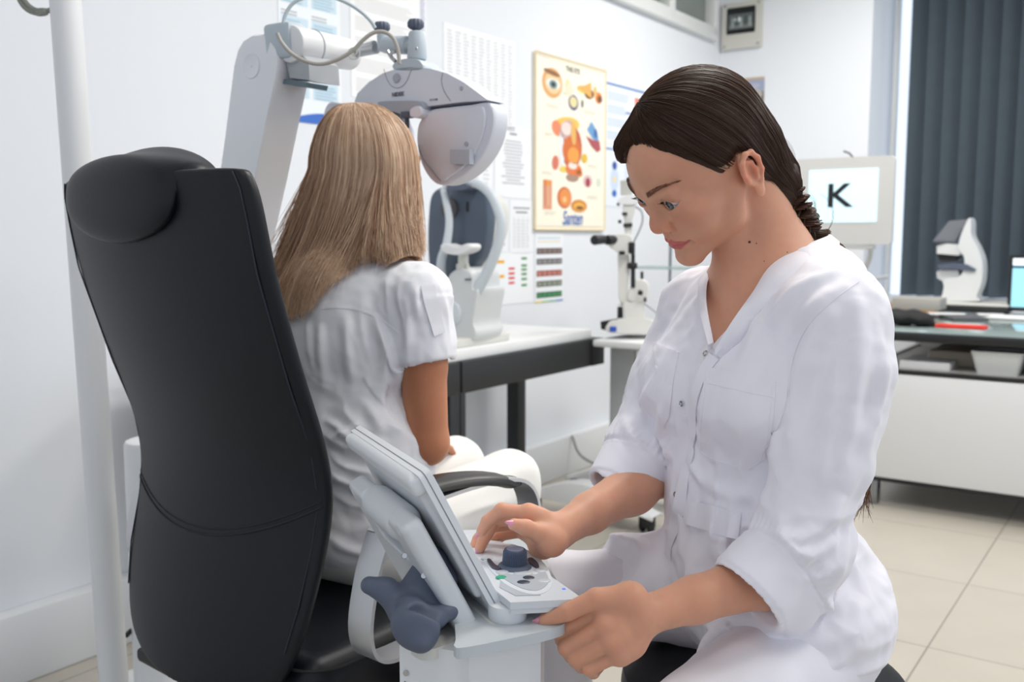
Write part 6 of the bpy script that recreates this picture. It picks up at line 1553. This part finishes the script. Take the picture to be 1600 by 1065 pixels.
# standing collar
NC = P(1212, 420, 1.275)
CM = frame(NC, TR)
def polar(th, r, z, k=.86): return CM @ Vector((r*math.sin(th), r*k*math.cos(th), z))
thN = [-8, -22, -45, -75, -105, -140, -180, -220, -255, -285, -315, -338, -352]
seamP = []; edgeP = []
E_px = [(1118, 546, 1.166), (1142, 505, 1.165), (1176, 456, 1.175), (1204, 415, 1.19), (1250, 386, 1.215), (1297, 367, 1.265), (1268, 368, 1.335), (1215, 380, 1.36), (1165, 392, 1.35), (1130, 402, 1.32), (1107, 430, 1.27), (1102, 470, 1.22), (1114, 535, 1.17)]
S_px = [(1124, 556, 1.163), (1156, 518, 1.158), (1203, 457, 1.160), (1240, 432, 1.165), (1275, 412, 1.185), (1303, 399, 1.25), (1275, 400, 1.35), (1215, 412, 1.385), (1160, 422, 1.375), (1118, 424, 1.345), (1096, 446, 1.29), (1094, 480, 1.235), (1108, 540, 1.17)]
e3 = spline([P(*a) for a in E_px], 6); s3 = spline([P(*a) for a in S_px], 6)
s3b = []
for p in s3:
    h = cbv.find_nearest(p); s3b.append(h[0]-h[1]*.001 if (h[0]-p).length < .035 and len(s3b) < 36 else p)
rings = []
for a, b in zip(e3, s3b):
    n_ = (a-b); o_ = Vector((b.x-NC.x, b.y-NC.y, 0)).normalized()*.0016; mid = (a+b)/2+o_*3
    rings.append([b-o_, mid-o_, a-o_, a+o_, mid+o_, b+o_])
G().loft(rings).done('collar', M_COAT, coat, angle=60)
# trousers
M_TRO = mat('white_trouser_cotton', (234, 231, 238), .75, bump=.12, bscale=1400, sheen=.15)
tr = Sdf()
tr.ell(P(1222, 975, 1.25), (.105, .15, .09), .03)
tr.chain([P(1270, 1010, 1.17), P(1165, 1095, 1.07), P(1010, 1200, .965)], [.078, .070, .060], .03)
tr.chain([P(1180, 950, 1.34), P(1020, 925, 1.345), P(868, 925, 1.345)], [.080, .064, .056], .03)
kn1, kn2 = P(868, 925, 1.345), P(1010, 1200, .965)
tr.cone(kn1, (kn1.x+.02, kn1.y+.05, .12), .052, .045, .02).cone(kn2, (kn2.x+.08, kn2.y+.05, .12), .060, .05, .02)
def tro_disp(V, N):
    return .0014*vnoise(V/.04, 11)+.0030*ridged(fold_noise(V, P(1010, 1200, .965)-P(1270, 1000, 1.16), (0, 0, 1), .14, .034, 12))*gauss(V, P(1150, 1030, 1.0), .2)+.003*gauss(V, P(940, 900, 1.3), .12)*ridged(fold_noise(V, (1, 0, .1), (0, 0, 1), .12, .03, 13))
sdf_obj('trousers', tr, .004, M_TRO, doc, 2, tro_disp)
# coat hem lying over the far thigh
hem = [(1042, 838), (1012, 852), (980, 862), (950, 874), (930, 884), (928, 916), (960, 912), (985, 905), (1010, 910), (1040, 916)]
for (dx, sx) in ((-.03, 1), (.06, 1)):
    kx = kn1 if dx < 0 else kn2
    g = G(); q = (kx.x+(.02 if dx < 0 else .08), kx.y+.05)
    g.loft([[Vector((q[0]+x*.5-.03*0, q[1]-.0+y*.5, z)) for x, y in rrect(.20*k, .18*k, .06*k, 5)] for z, k in ((0.0, 1), (.03, 1.02), (.07, .75), (.11, .6))]).done('shoe', mat('white_shoe_leather', (228, 228, 230), .5), doc)
# ---------------------------------------------------------------- patient
pat = thing('person', 'blonde woman in white shirt seen from behind, seated in the black chair', 'person', (-.30, 1.69, .53))
PF = Vector((.625, .78, 0)).normalized(); PR = Vector((PF.y, -PF.x, 0))
def PM(p): return frame(p, PR)
pb = Sdf()
HP_ = PM(Vector((-.262, 1.80, 1.262)))
head_sdf(pb, HP_, ear=False)
pb.at(Matrix.Identity(4))
hq = lambda x, y, z: tuple(HP_ @ Vector((x/1000, y/1000, z/1000)))
pb.cone(hq(0, -25, -20), (-.290, 1.745, 1.08), .050, .055, .02)
pSR, pSL = P(652, 462, 1.63), P(440, 470, 1.86)
pb.cone(pSR, (-.30, 1.74, 1.06), .040, .06, .04).cone(pSL, (-.30, 1.74, 1.06), .040, .06, .04)
pb.at(PM(Vector((-.30, 1.70, .92)))).ell((0, 0, 0), (.125, .085, .20), .04).ell((0, 0, -.25), (.14, .10, .10), .04).at(Matrix.Identity(4))
pER, pEL = P(667, 692, 1.62), Vector((-.50, 1.90, .80))
pb.cone(pSR, P(662, 570, 1.62), .042, .040, .02).cone(P(662, 570, 1.62), pER, .039, .037, .01).cone(pSL, pEL, .040, .035, .02)
pWR, pWL = Vector((-.185, 1.90, .725)), Vector((-.25, 1.97, .725))
pb.cone(pER, pWR, .037, .022, .012).cone(pEL, pWL, .036, .022, .012)
for w_, s_ in ((pWR, 1), (pWL, -1)):
    d_ = (PF*.9-PR*s_*.35+Vector((0, 0, -.12))).normalized(); x_ = d_.cross(Vector((0, 0, 1))).normalized()
    pb.cone(w_, w_+d_*.06, .019, .020, .01)
    for k in range(4):
        o_ = w_+d_*.075+x_*(-.024+.016*k); ln = (.034, .038, .036, .028)[k if s_ > 0 else 3-k]
        pb.cone(w_+d_*.03+x_*(-.018+.012*k), o_, .012, .0095, .006); pb.cone(o_, o_+d_*ln+Vector((0, 0, -.008)), .0092, .0085, .002); pb.cone(o_+d_*ln+Vector((0, 0, -.008)), o_+d_*(ln+.028)+Vector((0, 0, -.026)), .0085, .007, .002)
    pb.cone(w_+d_*.01, w_+d_*.04-x_*s_*.035, .014, .011, .008); pb.cone(w_+d_*.04-x_*s_*.035, w_+d_*.075-x_*s_*.042, .0105, .008, .003)
PV_, PF_ = pb.mesh(.0028); PV_ = relax(PV_, PF_, 2, .45)
M_PSKIN = skin_mat('patient_skin', (198, 138, 104))
pbody = mk('body', np_mesh('body', PV_, PF_, skin_cols((196, 134, 100), HP_)(PV_)), M_PSKIN, pat)
for s in (-1, 1): eyeball(pat, HP_, s, HP_ @ Vector((0, 3, 0)))
# shirt
M_SHIRT = mat('white_shirt_cotton', (238, 238, 243), .8, bump=.15, bscale=1200, sheen=.15)
sh_ = Sdf(PM(Vector((-.305, 1.715, .955))))
sh_.ell((0, .0, 0), (.160, .108, .185), .04)
sh_.at(PM(Vector((-.300, 1.70, .76)))).ell((.018, .005, 0), (.166, .116, .18), .05)
sh_.at(PM(Vector((-.300, 1.69, .635)))).ell((0, 0, 0), (.172, .128, .085), .05)
sh_.at(Matrix.Identity(4))
sh_.cone(pSR+Vector((0, 0, -.005)), (-.30, 1.74, 1.085), .050, .055, .03).cone(pSL, (-.30, 1.74, 1.085), .050, .055, .03)
cR = P(662, 552, 1.62)
sh_.cone(pSR, cR, .052, .052, .03); cd_ = (cR-pSR).normalized()
cL = pSL*.6+pEL*.4; sh_.cone(pSL, cL, .050, .052, .03); cdl = (cL-pSL).normalized()
for b, d, nn2 in ((cR, Vector((.12, -.1, -1)).normalized(), 0), (cL, cdl, 0)):
    sh_.cone(b-d*.02, b+d*.10, .0455, .0455, .001, 's'); sh_.plane(b, d+PR*(1.4 if b is cR else 0), .003, 's', c0=tuple(b+d*.075), r=.078)
sh_.cone(P(596, 560, 1.675), P(606, 720, 1.67), .042, .050, .02)
sh_.at(PM(Vector((-.300, 1.70, .76)))).ell((.018, .005, 0), (.160, .112, .18), .02).at(Matrix.Identity(4))
sh_.plane((0, 0, .592), (0, 0, -1), .004, 's', c0=(-.30, 1.69, .50), r=.24) if False else None
def shirt_disp(V, N):
    up = (0, 0, 1); d = .0022*vnoise(V/.04, 31)+.0008*vnoise(V/.013, 32)
    d += .0045*gauss(V, P(560, 600, 1.60), .16)*fold_noise(V, (.1, 0, 1), PR, .22, .03, 33)
    d += .0060*gauss(V, P(540, 720, 1.58), .11)*ridged(fold_noise(V, PR+Vector((0, 0, -.35)), up, .12, .024, 34))
    d += .0050*gauss(V, P(640, 500, 1.58), .08)*ridged(fold_noise(V, (.3, 0, -1), PR, .12, .022, 35))
    L_ = [([(515, 690), (560, 662)], .006, .007), ([(510, 735), (560, 762), (605, 745)], .007, .008), ([(512, 705), (545, 730), (590, 738)], .006, .006), ([(508, 655), (535, 672), (562, 700)], .006, .007), ([(520, 770), (570, 790), (620, 770)], .004, .008),
          ([(598, 520), (616, 560), (624, 620)], .007, .009), ([(632, 462), (640, 500), (640, 545)], .005, .007), ([(650, 450), (652, 500)], .004, .006), ([(585, 490), (600, 540), (600, 600)], .006, .010), ([(550, 830), (600, 815), (640, 790)], .005, .010),
          ([(500, 505), (505, 600)], .006, .010), ([(480, 505), (488, 580)], .005, .008), ([(540, 500), (548, 600)], .005, .010), ([(565, 620), (600, 680)], .004, .010), ([(520, 850), (580, 870)], .004, .008)]
    d = d*1.2+crease_px(V, sbv0, L_)*1.5
    q = V-np.array(cR, np.float32); nd = np.array((Vector((.12, -.1, -1)).normalized()+PR*1.4).normalized(), np.float32); s_ = q@nd; m = (np.linalg.norm(q, axis=1) < .11)
    d += m*.0022*(s_ > -.026)*(np.clip((s_+.026)/.002, 0, 1))
    return d
SVt, SFt = sh_.mesh(.0030); SVt = relax(SVt, SFt, 2, .5); sbv0 = BVHTree.FromPolygons([Vector(v) for v in SVt], SFt.tolist()); SVt = SVt+sh_.normals(SVt)*shirt_disp(SVt, None)[:, None]; SVt = relax(SVt, SFt, 1, .3)
shirt = mk('shirt', np_mesh('shirt', SVt, SFt), M_SHIRT, pat)
sbv = BVHTree.FromPolygons([Vector(v) for v in SVt], SFt.tolist())
ribbon('sleeve_tab', sbv, [(668, 446), (672, 470), (680, 500), (686, 522)], .024, M_SHIRT, shirt, off=.0028)
ribbon('yoke_seam', sbv, [(500, 482), (530, 480), (560, 484), (592, 497), (622, 520)], .0035, M_SHIRT, shirt, off=.0008, n=10)
# trousers
pt_ = Sdf()
pt_.at(PM(Vector((-.300, 1.69, .618)))).ell((0, .01, 0), (.168, .13, .082), .03).at(Matrix.Identity(4))
k1, k2 = P(795, 752, 1.93), P(712, 728, 2.07)
pt_.cone(Vector((-.234, 1.66, .615)), k1, .082, .062, .03).cone(Vector((-.37, 1.77, .615)), k2, .082, .062, .03)
f1, f2 = Vector((k1.x+.03, k1.y+.03, .20)), Vector((k2.x+.03, k2.y+.03, .20))
pt_.cone(k1, f1, .060, .046, .02).cone(k2, f2, .060, .046, .02)
sdf_obj('trousers', pt_, .004, mat('cream_white_trousers', (236, 234, 230), .8, bump=.12, bscale=1200), pat, 2, lambda V, N: .0016*vnoise(V/.05, 41)+.003*ridged(fold_noise(V, PF, (0, 0, 1), .16, .035, 42))*gauss(V, P(790, 790, 1.8), .2))
for f in (f1, f2):
    g = G(); rings = []
    for k in range(9):
        u = k/8; c = Vector((f.x, f.y, 0))+PF*(-.07+.25*u); w = .042*(1-abs(2*u-1)**4)**.5+.004; h_ = .095*(1-.6*u); rings.append([c+PR*(w*math.cos(a))+Vector((0, 0, .12+h_*.5+h_*.5*math.sin(a))) for a in [2*PI*i/16 for i in range(16)]])
    g.loft(rings).done('shoe', mat('white_shoe_leather', (228, 228, 230), .5), pat)
# long straight blonde hair
M_BLOND = hair_mat('blonde_hair', .40, .45)
def bcol(u, w): 
    a = np.array(s2l((146, 112, 92))); b = np.array(s2l((242, 214, 184))); g_ = np.array(s2l((206, 148, 100)))
    c = a*(1-u)+b*u; return c*(1-w)+g_*w
cs = Sdf(HP_)
cs.ell((0, -.004, .046), (.074, .088, .076), .02)
cs.at(Matrix.Identity(4))
def BY(s, f=1.0): 
    t = 2*s-1; return 1.785-(.116*f*math.sqrt(max(0, 1-t*t)))-.02*t
cs.chain([P(568, 250, 1.785), P(560, 340, 1.775), P(540, 390, 1.77)], [.078, .070, .050], .03)
cs.chain([P(505, 380, 1.76), P(480, 440, 1.745), P(466, 470, 1.735)], [.040, .028, .014], .03)
cs.chain([P(608, 290, 1.76), P(622, 335, 1.75), P(624, 350, 1.75)], [.044, .024, .012], .03)
csV, csF = cs.mesh(.004); csV = relax(csV, csF, 3)
csn = vnoise(np.stack([csV[:, 0]/.004, csV[:, 1]/.004, csV[:, 2]/.06], 1).astype(np.float32), 9)[:, None]
hair = mk('hair', np_mesh('hair', csV, csF, np.array(s2l((170, 140, 112)))[None, :]*(1+.35*csn)), M_BLOND, pat)
ES = [0, .06, .14, .28, .40, .50, .58, .64, .70, .78, .86, .94, 1]
EX = [424, 428, 440, 462, 492, 512, 540, 575, 602, 622, 640, 652, 660]
EYy = [430, 470, 492, 497, 492, 472, 432, 408, 412, 424, 426, 410, 392]
rg = np.random.default_rng(3); S = []; CC = []
clump = rg.normal(0, 1, 400)
for it in range(13000):
    s = rg.random(); lay = 1-.35*rg.random()**2; back = it % 4 != 0
    f = lay if back else -lay*.8
    if not back: lay *= .97
    x2 = 566+(480+176*s-566)*lay; yend = float(np.interp(s, ES, EYy)); xend = float(np.interp(s, ES, EX))
    yend += rg.normal(0, 6)-abs(rg.normal(0, 8)); xend += rg.normal(0, 4)
    if rg.random() < .12: yend -= 60*rg.random()
    x3 = 566+(458+202*s-566)*lay
    ci = int(s*60) % 400; pts = []
    xc = 556+rg.normal(0, 5); yc = 160+3*rg.random()
    n1, n2 = 9, 13
    for i in range(n1):
        tau = (i/n1)*PI/2; x = xc+(x2-xc)*math.sin(tau)**.92; y = yc+(262-yc)*(1-math.cos(tau)) + (1-lay)*26*(1-i/n1)
        Y0 = 1.79; Yt = BY(s, f); Y = Y0+(Yt-Y0)*math.sin(tau)
        pts.append((x, y, Y))
    for i in range(n2):
        t = i/(n2-1); x = (1-t)**2*x2+2*t*(1-t)*(x3+(.3)*(x3-x2))+t*t*xend; y = 262+(yend-262)*t; Y = BY(s, f)*(1-.0*t)+(-.045*t*t if s < .55 else -.055*t*t)*(1 if back else .2)
        pts.append((x, y, Y))
    w = .9*rg.normal()*.8; ph = rg.random()*6
    P3 = [P(x+w*math.sin(ph+i*.5)+clump[ci]*.8*i/22, y, Y) for i, (x, y, Y) in enumerate(pts)]
    S.append([tuple(p) for p in P3]); u = np.clip(.45+.22*clump[ci]+.2*rg.normal(), 0, 1); CC.append(bcol(u, 0.05+.3*rg.random()**1.5))
S = np.array(S, np.float32)
# strands lie on the shirt instead of passing through it
flat_ = S.reshape(-1, 3); dist = sh_.fast(flat_)-.006
bad = dist < .004
if bad.any():
    nrm = sh_.normals(flat_[bad]); flat_[bad] = flat_[bad]+nrm*(.004-dist[bad])[:, None]
S = flat_.reshape(S.shape)
strands('hair_strands', S, .00052, np.array(CC), M_BLOND, hair, tip=.35)
